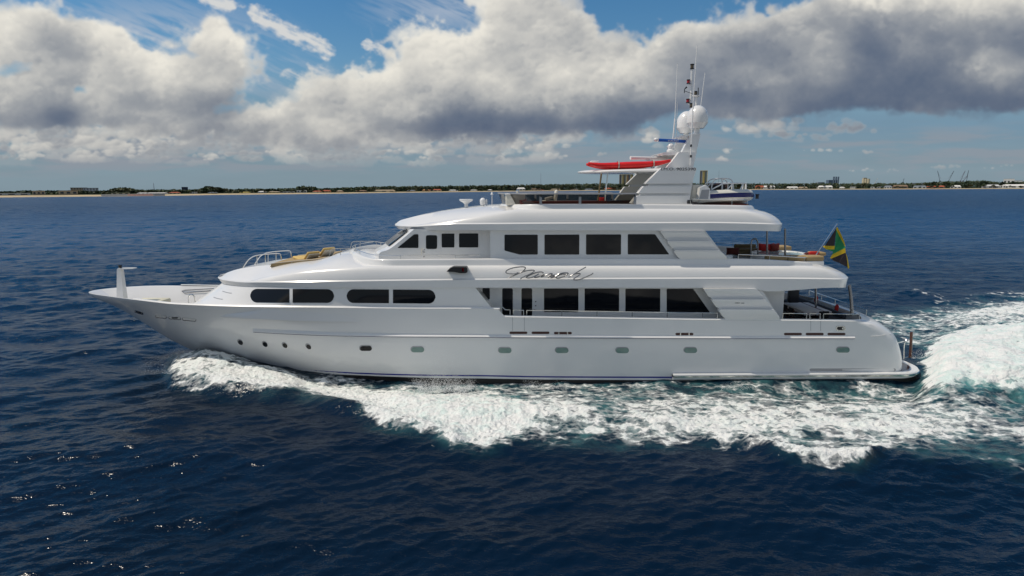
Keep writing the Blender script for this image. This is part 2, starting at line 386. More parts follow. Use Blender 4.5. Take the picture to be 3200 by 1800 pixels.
class MB:
    def __init__(s): s.v = []; s.f = []
    def add(s, v, f):
        k = len(s.v); s.v += [Vector(q) for q in v]; s.f += [tuple(i + k for i in q) for q in f]; return s
    def box(s, c, d, rot=None):
        c = Vector(c); vs = []
        for sx in (-.5, .5):
            for sy in (-.5, .5):
                for sz in (-.5, .5):
                    q = Vector((sx * d[0], sy * d[1], sz * d[2]))
                    if rot: q.rotate(rot)
                    vs.append(c + q)
        return s.add(vs, [(0, 1, 3, 2), (4, 6, 7, 5), (0, 4, 5, 1), (2, 3, 7, 6), (0, 2, 6, 4), (1, 5, 7, 3)])
    def rbox(s, c, d, r=.03, rot=None, seg=2):
        """box with rounded edges"""
        bm = bmesh.new(); bmesh.ops.create_cube(bm, size=1)
        for v in bm.verts: v.co = Vector((v.co.x * d[0], v.co.y * d[1], v.co.z * d[2]))
        bmesh.ops.bevel(bm, geom=bm.edges[:], offset=min(r, min(d) * .45), segments=seg, affect='EDGES', profile=.5)
        vs = [v.co.copy() for v in bm.verts]; bm.verts.index_update(); fs = [tuple(v.index for v in f.verts) for f in bm.faces]; bm.free()
        for v in vs:
            if rot: v.rotate(rot)
            v += Vector(c)
        return s.add(vs, fs)
    def tube(s, pts, r, n=8, caps=True, closed=False):
        pts = [Vector(p) for p in pts]; N = len(pts); R = r if isinstance(r, (list, tuple)) else [r] * N
        rings = []; up = None
        for i, p in enumerate(pts):
            a = pts[(i - 1) % N] if (closed or i > 0) else p; b = pts[(i + 1) % N] if (closed or i < N - 1) else p
            t = (b - a).normalized()
            if up is None: up = t.orthogonal().normalized()
            u = (up - t * up.dot(t)); u = u.normalized() if u.length > 1e-6 else t.orthogonal().normalized(); up = u
            w = t.cross(u)
            rings.append([p + (u * math.cos(2 * math.pi * k / n) + w * math.sin(2 * math.pi * k / n)) * R[i] for k in range(n)])
        vs = [q for g in rings for q in g]; fs = []
        for i in range(N if closed else N - 1):
            j = (i + 1) % N
            for k in range(n):
                k2 = (k + 1) % n; fs.append((i * n + k, i * n + k2, j * n + k2, j * n + k))
        if caps and not closed: fs += [tuple(range(n))[::-1], tuple((N - 1) * n + k for k in range(n))]
        return s.add(vs, fs)
    def prism(s, pts, dvec):
        """polygon swept along dvec"""
        pts = [Vector(p) for p in pts]; n = len(pts); d = Vector(dvec)
        return s.add(pts + [p + d for p in pts], [tuple(range(n)), tuple(range(2 * n - 1, n - 1, -1))] + [(i, (i + 1) % n, n + (i + 1) % n, n + i) for i in range(n)])
    def lathe(s, c, prof, n=20, axis=None):
        """profile of (radius, height) round the axis through c"""
        c = Vector(c); q = Vector((0, 0, 1)).rotation_difference(Vector(axis)) if axis else None; vs = []; m = len(prof)
        for r, h in prof:
            for k in range(n):
                a = 2 * math.pi * k / n; p = Vector((r * math.cos(a), r * math.sin(a), h))
                if q: p.rotate(q)
                vs.append(c + p)
        fs = [(i * n + k, i * n + (k + 1) % n, (i + 1) * n + (k + 1) % n, (i + 1) * n + k) for i in range(m - 1) for k in range(n)]
        fs += [tuple(range(n))[::-1], tuple((m - 1) * n + k for k in range(n))]
        return s.add(vs, fs)
    def grid(s, rows, close=False):
        m = len(rows); n = len(rows[0]); fs = []
        for i in range(m - 1):
            for k in range(n if close else n - 1):
                k2 = (k + 1) % n; fs.append((i * n + k, i * n + k2, (i + 1) * n + k2, (i + 1) * n + k))
        return s.add([q for r in rows for q in r], fs)
    def build(s, name, m, parent=None, **kw): return mk(name, s.v, s.f, m, parent, **kw)
def bez(pts, n=6, closed=False):
    """Catmull-Rom curve through the points"""
    P_ = [Vector(p) for p in pts]; N = len(P_); out = []
    for i in range(N if closed else N - 1):
        p0 = P_[(i - 1) % N] if (closed or i) else P_[0]; p1 = P_[i]; p2 = P_[(i + 1) % N]; p3 = P_[(i + 2) % N] if (closed or i + 2 < N) else P_[-1]
        for k in range(n):
            t = k / n; out.append(.5 * ((2 * p1) + (p2 - p0) * t + (2 * p0 - 5 * p1 + 4 * p2 - p3) * t * t + (3 * p1 - p0 - 3 * p2 + p3) * t ** 3))
    if not closed: out.append(P_[-1])
    return out
def rpoly(pts, r, n=4):
    """polygon (2D) with rounded corners"""
    out = []; N = len(pts)
    for i in range(N):
        p = Vector((*pts[i], 0)); a = Vector((*pts[i - 1], 0)); b = Vector((*pts[(i + 1) % N], 0))
        da = (a - p); db = (b - p); rr = min(r, da.length * .45, db.length * .45); p0 = p + da.normalized() * rr; p2 = p + db.normalized() * rr
        for k in range(n + 1):
            t = k / n; q = p0 * (1 - t) ** 2 + p * 2 * t * (1 - t) + p2 * t * t; out.append((q.x, q.y))
    return out
def pchip(xs, ys):
    xs = np.array(xs, float); ys = np.array(ys, float); o = np.argsort(xs); xs = xs[o]; ys = ys[o]
    h = np.diff(xs); d = np.diff(ys) / h; m = np.zeros_like(ys); m[0] = d[0]; m[-1] = d[-1]
    for i in range(1, len(xs) - 1):
        if d[i - 1] * d[i] > 0:
            w1 = 2 * h[i] + h[i - 1]; w2 = h[i] + 2 * h[i - 1]; m[i] = (w1 + w2) / (w1 / d[i - 1] + w2 / d[i])
    def f(x):
        x = min(max(x, xs[0]), xs[-1]); i = min(max(int(np.searchsorted(xs, x)) - 1, 0), len(xs) - 2); t = (x - xs[i]) / h[i]
        return float((1 + 2 * t) * (1 - t) ** 2 * ys[i] + t * (1 - t) ** 2 * h[i] * m[i] + t * t * (3 - 2 * t) * ys[i + 1] + t * t * (t - 1) * h[i] * m[i + 1])
    return f
# ------------------------------------------------------------------ the sea: one sheet out to the shore, waves and wake modelled in it
def raster(poly, soft, w=3400, h=1800, k=4):
    X, Y = np.meshgrid((np.arange(w // k) + .5) * k, (np.arange(h // k) + .5) * k)
    return blur(poly_mask(poly, X, Y).astype(np.float32), soft / k)
def line_field(pts, w, vals=None):
    """gaussian ridge along a photo polyline, vals give the height at each point"""
    k = 4; X, Y = np.meshgrid((np.arange(850) + .5) * k, (np.arange(450) + .5) * k); best = np.full(X.shape, 1e9); val = np.zeros(X.shape)
    for i in range(len(pts) - 1):
        (x0, y0), (x1, y1) = pts[i], pts[i + 1]; dx, dy = x1 - x0, (y1 - y0); L2 = dx * dx + dy * dy
        t = np.clip(((X - x0) * dx + (Y - y0) * dy) / L2, 0, 1); d = np.hypot(X - x0 - t * dx, Y - y0 - t * dy)
        v = (vals[i] + (vals[i + 1] - vals[i]) * t) if vals else 1.0
        m = d < best; best = np.where(m, d, best); val = np.where(m, v, val)
    return (val * np.exp(-(best / w) ** 2)).astype(np.float32)
def sample(R, px, py, k=4):
    x = np.clip(px / k - .5, 0, R.shape[1] - 1.001); y = np.clip(py / k - .5, 0, R.shape[0] - 1.001)
    xi = x.astype(int); yi = y.astype(int); fx = x - xi; fy = y - yi
    return (R[yi, xi] * (1 - fx) + R[yi, xi + 1] * fx) * (1 - fy) + (R[yi + 1, xi] * (1 - fx) + R[yi + 1, xi + 1] * fx) * fy
def build_water():
    NA, NB, NC = 360, 1080, 1120
    NR = NA + NB
    th = np.radians(np.concatenate([np.linspace(46, 13, NA), 13 * (0.12 / 13) ** (np.arange(1, NB + 1) / NB)]))
    r = CAM_H / np.tan(th); az = np.radians(np.linspace(-55, 55, NC))
    X0 = r[:, None] * np.sin(az)[None]; Y0 = r[:, None] * np.cos(az)[None]
    dr = np.gradient(r); sp_ = np.maximum(dr, r * (az[1] - az[0]))
    # photo position of the flat surface, to lay the wake out
    f = X0 * FWD.x + Y0 * FWD.y - CAM_H * FWD.z
    px = 1600 + FPX * (X0 * RGT.x + Y0 * RGT.y - CAM_H * RGT.z) / f; py = 900 - FPX * (X0 * UPV.x + Y0 * UPV.y - CAM_H * UPV.z) / f
    px = np.where(f > .1, px, -999); 
    # irregular edges
    jx = (fbm(X0 * .9, Y0 * .9, 201, 5) - .5); jy = (fbm(X0 * .9 + 50, Y0 * .9, 211, 5) - .5)
    qx, qy = px + 60 * jx, py + 46 * jy
    bowf = raster([(505, 1150), (560, 1140), (650, 1145), (800, 1158), (950, 1172), (1100, 1188), (1300, 1195), (1500, 1205), (1640, 1250), (1680, 1330), (1560, 1385), (1420, 1385), (1300, 1357), (1190, 1340), (1140, 1308), (1110, 1280), (1040, 1262), (940, 1238), (800, 1230), (700, 1215), (600, 1204), (540, 1194), (535, 1172)], 12)
    mid = raster([(1250, 1182), (1700, 1178), (2300, 1176), (2860, 1180), (3060, 1222), (3400, 1235), (3400, 1500), (3200, 1476), (3080, 1440), (2938, 1424), (2800, 1412), (2760, 1412), (2700, 1462), (2579, 1464), (2498, 1458), (2433, 1444), (2387, 1420), (2347, 1385), (2236, 1385), (2200, 1368), (2029, 1387), (1903, 1388), (1802, 1383), (1700, 1376), (1600, 1382), (1500, 1388), (1420, 1380), (1300, 1340)], 14)
    core = np.maximum(line_field([(1180, 1250), (1400, 1290), (1700, 1290), (1980, 1310), (2200, 1330), (2450, 1300), (2750, 1330), (3000, 1340)], 34, [.4, .42, .38, .26, .30, .18, .26, .2]), line_field([(1400, 1370), (1600, 1345), (1750, 1350)], 26, [.3, .25, .12]))
    lip = line_field([(2225, 1372), (2300, 1375), (2370, 1395), (2430, 1428), (2520, 1448), (2620, 1450), (2700, 1448), (2745, 1425)], 22, [.25, .45, .55, .6, .6, .6, .6, .3])
    holes = np.maximum(line_field([(1850, 1285), (1920, 1300), (1960, 1310)], 22, [.5, .55, .4]), line_field([(1760, 1235), (1900, 1245), (2100, 1235), (2300, 1240)], 13, [.16, .24, .2, .08]))
    holes = np.maximum(holes, line_field([(2520, 1340), (2580, 1360), (2680, 1400)], 20, [.45, .4, .35])); holes = np.maximum(holes, line_field([(2350, 1205), (2600, 1212), (2860, 1215), (3200, 1260)], 14, [.1, .12, .12, .14]))
    holes = np.maximum(holes, line_field([(2900, 1380), (3050, 1400), (3300, 1440)], 26, [.2, .28, .3])); holes = np.maximum(holes, line_field([(1610, 1345), (1800, 1362), (1950, 1365)], 11, [.25, .3, .2]))
    wash = raster([(2885, 1130), (2895, 1088), (2940, 1072), (3010, 1050), (3100, 1040), (3400, 1030), (3400, 1240), (3080, 1242), (2940, 1236), (2895, 1214)], 8)
    far_ = raster([(2690, 1005), (2740, 985), (2830, 974), (2900, 966), (3000, 955), (3100, 940), (3200, 928), (3400, 915), (3400, 1040), (3000, 1050), (2870, 1090), (2800, 1060)], 10)
    caps = np.maximum(line_field([(2845, 922), (2875, 910), (2930, 935), (2965, 948)], 5, [.2, .5, .45, .25]), line_field([(3010, 935), (3080, 925), (3160, 920)], 5, [.2, .3, .35]))
    farlip = line_field([(2960, 1005), (3060, 985), (3150, 975), (3400, 965)], 16, [.2, .5, .6, .6])
    S_ = lambda R: sample(R, qx, qy)
    D = np.maximum.reduce([1.05 * S_(bowf), (.55 - .10 * sstep(2750, 3050, px)) * S_(mid), 1.12 * S_(wash), .50 * S_(far_), sample(caps, qx, qy)])
    D = D + S_(core) * S_(mid) + S_(lip) + .8 * S_(farlip) * S_(far_) - S_(holes) * (1 - .5 * S_(bowf))
    edge_lo = sstep(1180, 1205, py) * 1.0
    D = np.clip(D + (.60 * (fbm(X0 * .22, Y0 * .42, 221, 5) - .5) + .50 * (fbm((X0 * .93 - Y0 * .36) * .45, (X0 * .36 + Y0 * .93) * 1.9, 225, 5) - .5)) * (D > .05) * (1 - .5 * S_(wash)), 0, 1.25)
    D[(r > 75)] = np.where(r[r > 75][:, None] > 75, D[r > 75] * 0, 0)
    aer = np.clip(.40 * S_(mid) + .9 * S_(wash) + .5 * S_(far_) + .45 * S_(bowf), 0, 1)
    aer = blur(aer.astype(np.float32), 3)
    # heights of bow wave, wash and the trough along the hull
    lift = sample(line_field([(560, 1146), (640, 1150), (760, 1160), (900, 1182)], 30, [.65, 1.1, .65, .15]), px, py) + sample(line_field([(545, 1185), (640, 1200), (800, 1222), (950, 1240), (1120, 1290), (1250, 1330), (1420, 1370)], 24, [.25, .5, .42, .34, .4, .42, .28]), px, py)
    lift += sample(line_field([(1250, 1260), (1450, 1300), (1800, 1300), (2100, 1320)], 36, [.25, .35, .3, .25]), px, py) + sample(lip, px, py) * .8
    lift -= sample(line_field([(960, 1186), (1300, 1198), (1800, 1200), (2300, 1205), (2600, 1212), (2850, 1208)], 30, [.2, .34, .34, .36, .55, .5]), px, py)
    wsh = sample(blur(wash, 7), qx, qy)
    lift += wsh * sstep(2840, 2960, px) * (.78 + .38 * sstep(2850, 3200, px)) * (.75 + .5 * fbm(X0 * .45, Y0 * .5, 231, 5, billow=True)) + .5 * sample(farlip, px, py) + .3 * sample(line_field([(2700, 955), (2850, 918), (2960, 940), (3100, 925), (3300, 915)], 12, [.2, 1, .7, .9, .6]), px, py)
    lift[r > 90] = 0
    # swell and chop: a directional sum of sines, fading where the sheet is too coarse to carry them
    Z = np.zeros_like(X0, dtype=np.float32); DX = np.zeros_like(Z); DY = np.zeros_like(Z)
    Xf, Yf = X0.astype(np.float32), Y0.astype(np.float32)
    calm = (1 - .75 * np.clip(D, 0, 1)).astype(np.float32)
    rg = np.random.default_rng(41); lam = np.exp(np.linspace(math.log(.32), math.log(17), 96))
    for i, L in enumerate(lam):
        L *= rg.uniform(.93, 1.07); k_ = 2 * math.pi / L; ang = math.radians(-76 + rg.normal() * (30 if L < 5 else 18)); kx, ky = k_ * math.cos(ang), k_ * math.sin(ang)
        amp = .0057 * L ** .70 * (1 if L < 6 else (6 / L) ** .7) * rg.uniform(.6, 1.3)
        w = sstep(1.4, 2.8, L / sp_).astype(np.float32) * amp
        n = int(np.count_nonzero(w > 1e-6))
        if n == 0: continue
        ix = np.nonzero(w > 1e-6)[0]; a, b_ = ix[0], ix[-1] + 1
        ph = kx * Xf[a:b_] + ky * Yf[a:b_] + rg.uniform(0, 6.28)
        s_, c_ = np.sin(ph), np.cos(ph); wr = w[a:b_, None]
        Z[a:b_] += wr * s_; DX[a:b_] += wr * c_ * math.cos(ang) * .6; DY[a:b_] += wr * c_ * math.sin(ang) * .6
    gust = .65 + .7 * fbm(X0 * .035, Y0 * .06, 241, 3)
    Z = Z * calm * gust + lift; X = X0 + DX * calm * gust; Y = Y0 + DY * calm * gust
    ff = np.clip(D, 0, 1) * (r < 80)[:, None]
    Z += ff * (1 - .55 * wsh) * (.20 * (fbm(X0 * 1.5, Y0 * 2.1, 251, 5, billow=True) - .6) + .10 * (fbm(X0 * 5, Y0 * 6, 261, 3, billow=True) - .6))
    # normals of the whole sheet, so that both meshes shade as one
    Pn = np.stack([X, Y, Z], -1); du = np.gradient(Pn, axis=1); dv = np.gradient(Pn, axis=0); N = np.cross(du, dv); N /= np.linalg.norm(N, axis=-1, keepdims=True); N[N[..., 2] < 0] *= -1
    idx = np.arange(NR * NC).reshape(NR, NC); quads = np.stack([idx[:-1, :-1], idx[:-1, 1:], idx[1:, 1:], idx[1:, :-1]], -1).reshape(-1, 4)
    isf = (D[:-1, :-1] + D[1:, 1:]).reshape(-1) > .36
    for name, sel in (('sea', ~isf), ('wake_foam', isf)):
        q = quads[sel]; used, inv = np.unique(q, return_inverse=True); q = inv.reshape(-1, 4)
        me = bpy.data.meshes.new(name); me.vertices.add(len(used)); me.loops.add(q.size); me.polygons.add(len(q))
        me.vertices.foreach_set('co', Pn.reshape(-1, 3)[used].astype(np.float32).ravel()); me.loops.foreach_set('vertex_index', q.astype(np.int32).ravel())
        me.polygons.foreach_set('loop_start', np.arange(0, q.size, 4, dtype=np.int32)); me.polygons.foreach_set('loop_total', np.full(len(q), 4, np.int32)); me.update()
        me.polygons.foreach_set('use_smooth', np.ones(len(q), bool))
        for an, arr in (('foam', D), ('aerated', aer)):
            at = me.attributes.new(an, 'FLOAT', 'POINT'); at.data.foreach_set('value', arr.reshape(-1)[used].astype(np.float32))
        me.normals_split_custom_set_from_vertices(N.reshape(-1, 3)[used].tolist())
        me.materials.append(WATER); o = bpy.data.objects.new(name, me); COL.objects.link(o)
        if name == 'sea': tag(o, kind='structure')
        else: tag(o, 'white churned foam of the bow wave and wake spreading beside and behind the yacht', 'foam', kind='stuff')
def water_mat():
    m = bpy.data.materials.new('sea_water'); m.use_nodes = True; t = m.node_tree; t.nodes.clear(); L = t.links
    def n(ty, **kw):
        q = t.nodes.new(ty)
        for a, b_ in kw.items(): setattr(q, a, b_)
        return q
    def mt(op, *a):
        q = n('ShaderNodeMath', operation=op)
        for i, v in enumerate(a):
            if isinstance(v, (int, float)): q.inputs[i].default_value = v
            else: L.new(v, q.inputs[i])
        return q.outputs[0]
    def mr(v, a, b_, c, d, smooth=True):
        q = n('ShaderNodeMapRange', interpolation_type='SMOOTHSTEP' if smooth else 'LINEAR'); L.new(v, q.inputs[0])
        for i, z in enumerate((a, b_, c, d)):
            if isinstance(z, (int, float)): q.inputs[i + 1].default_value = z
            else: L.new(z, q.inputs[i + 1])
        return q.outputs[0]
    geo = n('ShaderNodeNewGeometry'); pos = geo.outputs['Position']
    def noise(scale, det, rough=.55, vec=pos, dist=0.0, st=(1, 1, 1)):
        mp = n('ShaderNodeMapping'); mp.inputs['Scale'].default_value = st; L.new(vec, mp.inputs[0])
        q = n('ShaderNodeTexNoise'); q.inputs['Scale'].default_value = scale; q.inputs['Detail'].default_value = det; q.inputs['Roughness'].default_value = rough; q.inputs['Distortion'].default_value = dist
        L.new(mp.outputs[0], q.inputs['Vector']); return q
    fo = n('ShaderNodeAttribute', attribute_name='foam').outputs['Fac']; ae = n('ShaderNodeAttribute', attribute_name='aerated').outputs['Fac']
    ln = n('ShaderNodeVectorMath', operation='LENGTH'); L.new(pos, ln.inputs[0]); dist = ln.outputs['Value']
    # ripples
    hsum = mt('ADD', mt('MULTIPLY', noise(2.2, 4, .6, st=(.8, 1.25, 1)).outputs[0], .050), mt('MULTIPLY', noise(.62, 5, .62, st=(.75, 1.3, 1)).outputs[0], mr(dist, 25, 160, .14, .8)))
    hfar = mt('MULTIPLY', noise(.24, 6, .68, st=(.7, 1.3, 1)).outputs[0], mr(dist, 120, 500, 0, 4.0))
    bump = n('ShaderNodeBump'); bump.inputs['Strength'].default_value = 1; bump.inputs['Distance'].default_value = 1; L.new(mt('ADD', hsum, hfar), bump.inputs['Height'])
    # lace of the foam: warped cells and noise
    wv = n('ShaderNodeVectorMath', operation='SCALE'); wn_ = noise(1.6, 4); L.new(wn_.outputs['Color'], wv.inputs[0]); wv.inputs['Scale'].default_value = .6
    wp = n('ShaderNodeVectorMath', operation='ADD'); L.new(pos, wp.inputs[0]); L.new(wv.outputs[0], wp.inputs[1])
    def cell(scale, st):
        mp = n('ShaderNodeMapping'); mp.inputs['Scale'].default_value = st; L.new(wp.outputs[0], mp.inputs[0])
        v = n('ShaderNodeTexVoronoi', feature='F1', voronoi_dimensions='2D'); v.inputs['Scale'].default_value = scale; L.new(mp.outputs[0], v.inputs['Vector']); return v.outputs['Distance']
    lace = mt('ADD', mt('MULTIPLY', cell(2.3, (.62, 1, 1)), .46), mt('MULTIPLY', cell(5.6, (.7, 1, 1)), .30))
    lace = mt('ADD', lace, mt('MULTIPLY', noise(3.4, 7, .72, vec=wp.outputs[0], st=(.55, 1.2, 1)).outputs[0], .72))       # about .3 .. 1.1
    lace = mr(lace, .40, 1.04, 0, 1, False)
    thr = mt('SUBTRACT', 1.0, fo)
    fa = mr(mt('SUBTRACT', lace, thr), -.02, .24, 0, 1)
    fa = mt('MULTIPLY', fa, mr(fo, .12, .30, 0, 1))
    thin = mt('MULTIPLY', mr(mt('SUBTRACT', lace, thr), -.34, .10, 0, .42), mr(fo, .15, .4, 0, 1))
    foam = mt('MAXIMUM', fa, thin)
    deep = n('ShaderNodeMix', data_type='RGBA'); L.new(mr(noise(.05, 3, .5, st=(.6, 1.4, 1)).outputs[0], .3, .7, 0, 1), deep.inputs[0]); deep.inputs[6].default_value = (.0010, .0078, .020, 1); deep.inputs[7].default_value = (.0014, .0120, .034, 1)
    dfar = n('ShaderNodeMix', data_type='RGBA'); L.new(mr(dist, 22, 170, 0, 1), dfar.inputs[0]); L.new(deep.outputs[2], dfar.inputs[6]); dfar.inputs[7].default_value = (.004, .060, .160, 1)  # bluer with distance: sky reflected at grazing angles put into the base colour
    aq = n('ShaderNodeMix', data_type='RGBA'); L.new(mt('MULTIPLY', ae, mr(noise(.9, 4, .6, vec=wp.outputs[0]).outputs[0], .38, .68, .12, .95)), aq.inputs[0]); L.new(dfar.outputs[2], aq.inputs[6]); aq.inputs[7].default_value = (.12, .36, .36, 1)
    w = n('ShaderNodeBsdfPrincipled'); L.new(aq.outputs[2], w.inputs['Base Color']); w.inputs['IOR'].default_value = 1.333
    L.new(mr(dist, 30, 300, .17, .30), w.inputs['Roughness']); L.new(mr(dist, 25, 90, .27, .14), w.inputs['Specular IOR Level']); L.new(bump.outputs[0], w.inputs['Normal'])
    fb = n('ShaderNodeBump'); fb.inputs['Strength'].default_value = .8; fb.inputs['Distance'].default_value = .12; L.new(mt('ADD', lace, mt('MULTIPLY', noise(9, 4, .6).outputs[0], .5)), fb.inputs['Height'])
    fd = n('ShaderNodeBsdfPrincipled'); fc = n('ShaderNodeMix', data_type='RGBA'); L.new(mt('MULTIPLY', ae, mr(noise(1.6, 4, .6, vec=wp.outputs[0]).outputs[0], .40, .66, 0, .55)), fc.inputs[0]); fc.inputs[6].default_value = (.88, .89, .87, 1); fc.inputs[7].default_value = (.58, .82, .77, 1)
    L.new(fc.outputs[2], fd.inputs['Base Color']); fd.inputs['Roughness'].default_value = .75; fd.inputs['Specular IOR Level'].default_value = .25; L.new(fb.outputs[0], fd.inputs['Normal'])
    mx_ = n('ShaderNodeMixShader'); L.new(foam, mx_.inputs[0]); L.new(w.outputs[0], mx_.inputs[1]); L.new(fd.outputs[0], mx_.inputs[2])
    o = n('ShaderNodeOutputMaterial'); L.new(mx_.outputs[0], o.inputs[0]); return m
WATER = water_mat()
build_water()
# flying spray: thousands of droplets as one mass
def spray():
    rg = np.random.default_rng(77); V = []; F = []
    oct_ = np.array([(1, 0, 0), (-1, 0, 0), (0, 1, 0), (0, -1, 0), (0, 0, 1), (0, 0, -1)], float); of = [(0, 2, 4), (2, 1, 4), (1, 3, 4), (3, 0, 4), (2, 0, 5), (1, 2, 5), (3, 1, 5), (0, 3, 5)]
    def drop(p, r):
        k = len(V); V.extend((oct_ * r * rg.uniform(.7, 1.4, (6, 1)) + np.array(p)).tolist()); F.extend([tuple(i + k for i in f) for f in of])
    def cloud(n, x0, x1, ybase, hmax, y, dy, r0, r1, pw=2.2):
        for _ in range(n):
            px = rg.uniform(x0, x1); u = rg.random() ** pw; c = (px - (x0 + x1) / 2) / ((x1 - x0) / 2); h = hmax * u * max(.15, 1 - .75 * abs(c) ** 1.5)
            p = P(px + rg.normal() * 8, ybase(px), y + rg.normal() * dy); drop((p.x, p.y, p.z + h), rg.uniform(r0, r1) * (1 - .5 * u))
    cloud(5200, 1290, 1480, lambda x: 1216 + 9 * math.sin(x * .11), 3.2, YC - 5.0, .3, .004, .013, 3.4)
    cloud(3600, 1300, 1470, lambda x: 1228 + 14 * math.sin(x * .17), 1.1, YC - 5.3, .4, .006, .020, 1.7)
    cloud(2600, 440, 640, lambda x: 1168 - (x - 470) * .06, 1.5, YC - 1.6, .6, .004, .014, 2.6)
    cloud(4200, 520, 960, lambda x: 1168 + (x - 540) * .06, .7, YC - 3.6, .5, .005, .018, 1.8)
    cloud(3000, 545, 1150, lambda x: 1196 + (x - 545) * .15, .45, YC - 5.2, .5, .005, .016, 1.8)
    cloud(700, 1640, 1690, lambda x: 1212 + 5 * math.sin(x * .3), .7, YC - 4.8, .12, .004, .014, 2.4); cloud(350, 1715, 1765, lambda x: 1212 + 4 * math.sin(x * .3), .4, YC - 4.8, .12, .004, .012, 2.2)
    cloud(600, 2260, 2340, lambda x: 1214 + 4 * math.sin(x * .3), .4, YC - 4.9, .18, .004, .014, 2.2); cloud(5000, 2850, 3260, lambda x: 1120, 1.5, YC, 2.2, .005, .018, 1.8)
    cloud(1500, 2480, 2760, lambda x: 1455, .35, 21.5, .35, .004, .014, 1.8)
    me = bpy.data.meshes.new('spray'); me.from_pydata(V, [], F); me.materials.append(mat('spray_white', (.85, .86, .86), .6)); o = bpy.data.objects.new('spray', me); COL.objects.link(o)
    tag(o, 'fine white spray drops thrown up beside the hull and bow', 'spray', kind='stuff')
spray()
# ------------------------------------------------------------------ the yacht

yacht = thing('motor_yacht', (0, YC, 0), 'long white three deck motor yacht speeding through the waves with dark windows', 'yacht')
def S(px, py, hbf):
    y = YC - 3.5
    for _ in range(25):
        p = P(px, py, y); y = .5 * y + .5 * (YC - hbf(p.x, p.z))
    return P(px, py, YC - hbf(p.x, p.z))
# --- hull form
_st = [P(a, b, YC) for a, b in ((289, 919), (357, 952), (448, 1008), (490, 1035), (531, 1060), (585, 1087), (660, 1122), (760, 1168), (900, 1230))]
XS = pchip([p.z for p in _st], [p.x for p in _st])
_en = [P(a + 6, b, YC - 3.0) for a, b in ((2706, 989), (2748, 1000), (2784, 1022), (2806, 1042), (2824, 1084), (2831, 1116), (2832, 1140), (2828, 1190))]
XE = pchip([p.z for p in _en], [p.x for p in _en])
def lerp(a, b, t): return a + (b - a) * t
def HB(x, z):
    s = min(max(z / 3.55, -.25), 1.3)
    H = lerp(3.93, 4.08, min(max(s, 0), 1)); L = lerp(15.5, 16.5, s); p = lerp(1.75, 1.6, s); q = lerp(1.0, .57, max(0, s) ** 1.2)
    t = min(max((x - XS(z)) / L, 0), 1); h = H * max(1 - (1 - t) ** p, 0) ** q
    t2 = min(max((XE(z) - x) / 1.45, 0), 1); h *= max(1 - (1 - t2) ** 2.4, 0) ** (1 / 2.4)
    return h
_sh = [S(a, b, HB) for a, b in ((289, 919), (345, 926), (407, 933), (480, 942), (552, 949), (697, 955), (850, 957.5), (1000, 959), (1280, 962), (1554, 964), (1576, 988), (1700, 990), (2000, 994.5), (2300, 998.5), (2500, 1000), (2690, 1000))]
ZS_ = pchip([p.x for p in _sh], [p.z for p in _sh])
XB = _sh[0].x; ZB = _sh[0].z
XC0 = _sh[9].x; XC1 = _sh[10].x
def ZS(x): return ZS_(x)
_X = sorted(set([XB + (8 * (i / 26) ** 1.9) for i in range(27)] + [XB + 8 + i * .55 for i in range(1, 200) if XB + 8 + i * .55 < XE(3.0) - 2.0] + [XC0 - .01, XC0, XC1, XC1 + .01] + [XE(3.2) - 2.2 * (1 - i / 20) ** 1.8 for i in range(21)]))
XTOP = _X[-1]
def station(X, s):
    """world point on the near hull side for top-edge station X and level s (1 sheer, 0 keel)"""
    zt = ZS(X); u = (X - XB) / (XTOP - XB)
    z = lerp(-1.0, zt, s)
    for _ in range(12):
        x = X + (XS(z) - XB) * (1 - float(sstep(0, .42, u))) + (XE(z) - XTOP) * float(sstep(.93, 1, u))
        if u < 1e-6: x = XS(z)
        if u > 1 - 1e-6: x = XE(z)
    return x, z
lv = [1, .985, .95, .9, .84, .78, .72, .66, .6, .54, .48, .42, .36, .3, .24, .16, .0]
rows = []
def side(fn): return [fn(X, -1) for X in _X], [fn(X, 1) for X in reversed(_X)]
def hull_row(s, off=0.0, dz=0.0, zfix=None):
    near = []
    for X in _X:
        x, z = station(X, s)
        if off: x = min(max(x, XS(z + dz) + off * 1.6), XE(z) - off)
        h = max(HB(x, z + min(dz, 0)) - off, 0)
        near.append(Vector((x, YC - h, z + dz)))
    return near + [Vector((p.x, 2 * YC - p.y, p.z)) for p in reversed(near)]
b = MB()
b.grid([hull_row(1, .15, -.95), hull_row(1, .15, -.02), hull_row(1, .10, 0.0), hull_row(1, .015, 0)] + [hull_row(s) for s in lv], close=True)
b.build('hull', WHITE, yacht, angle=28)
r = hull_row(1, .16, -.94); n = len(_X)
b = MB(); b.add(r, [(i, i + 1, 2 * n - 2 - i, 2 * n - 1 - i) for i in range(n - 1)])
b.build('main_deck', mat('deck_nonskid', (.55, .53, .47), .8, vary=.05, scale=5), yacht, smooth=False)
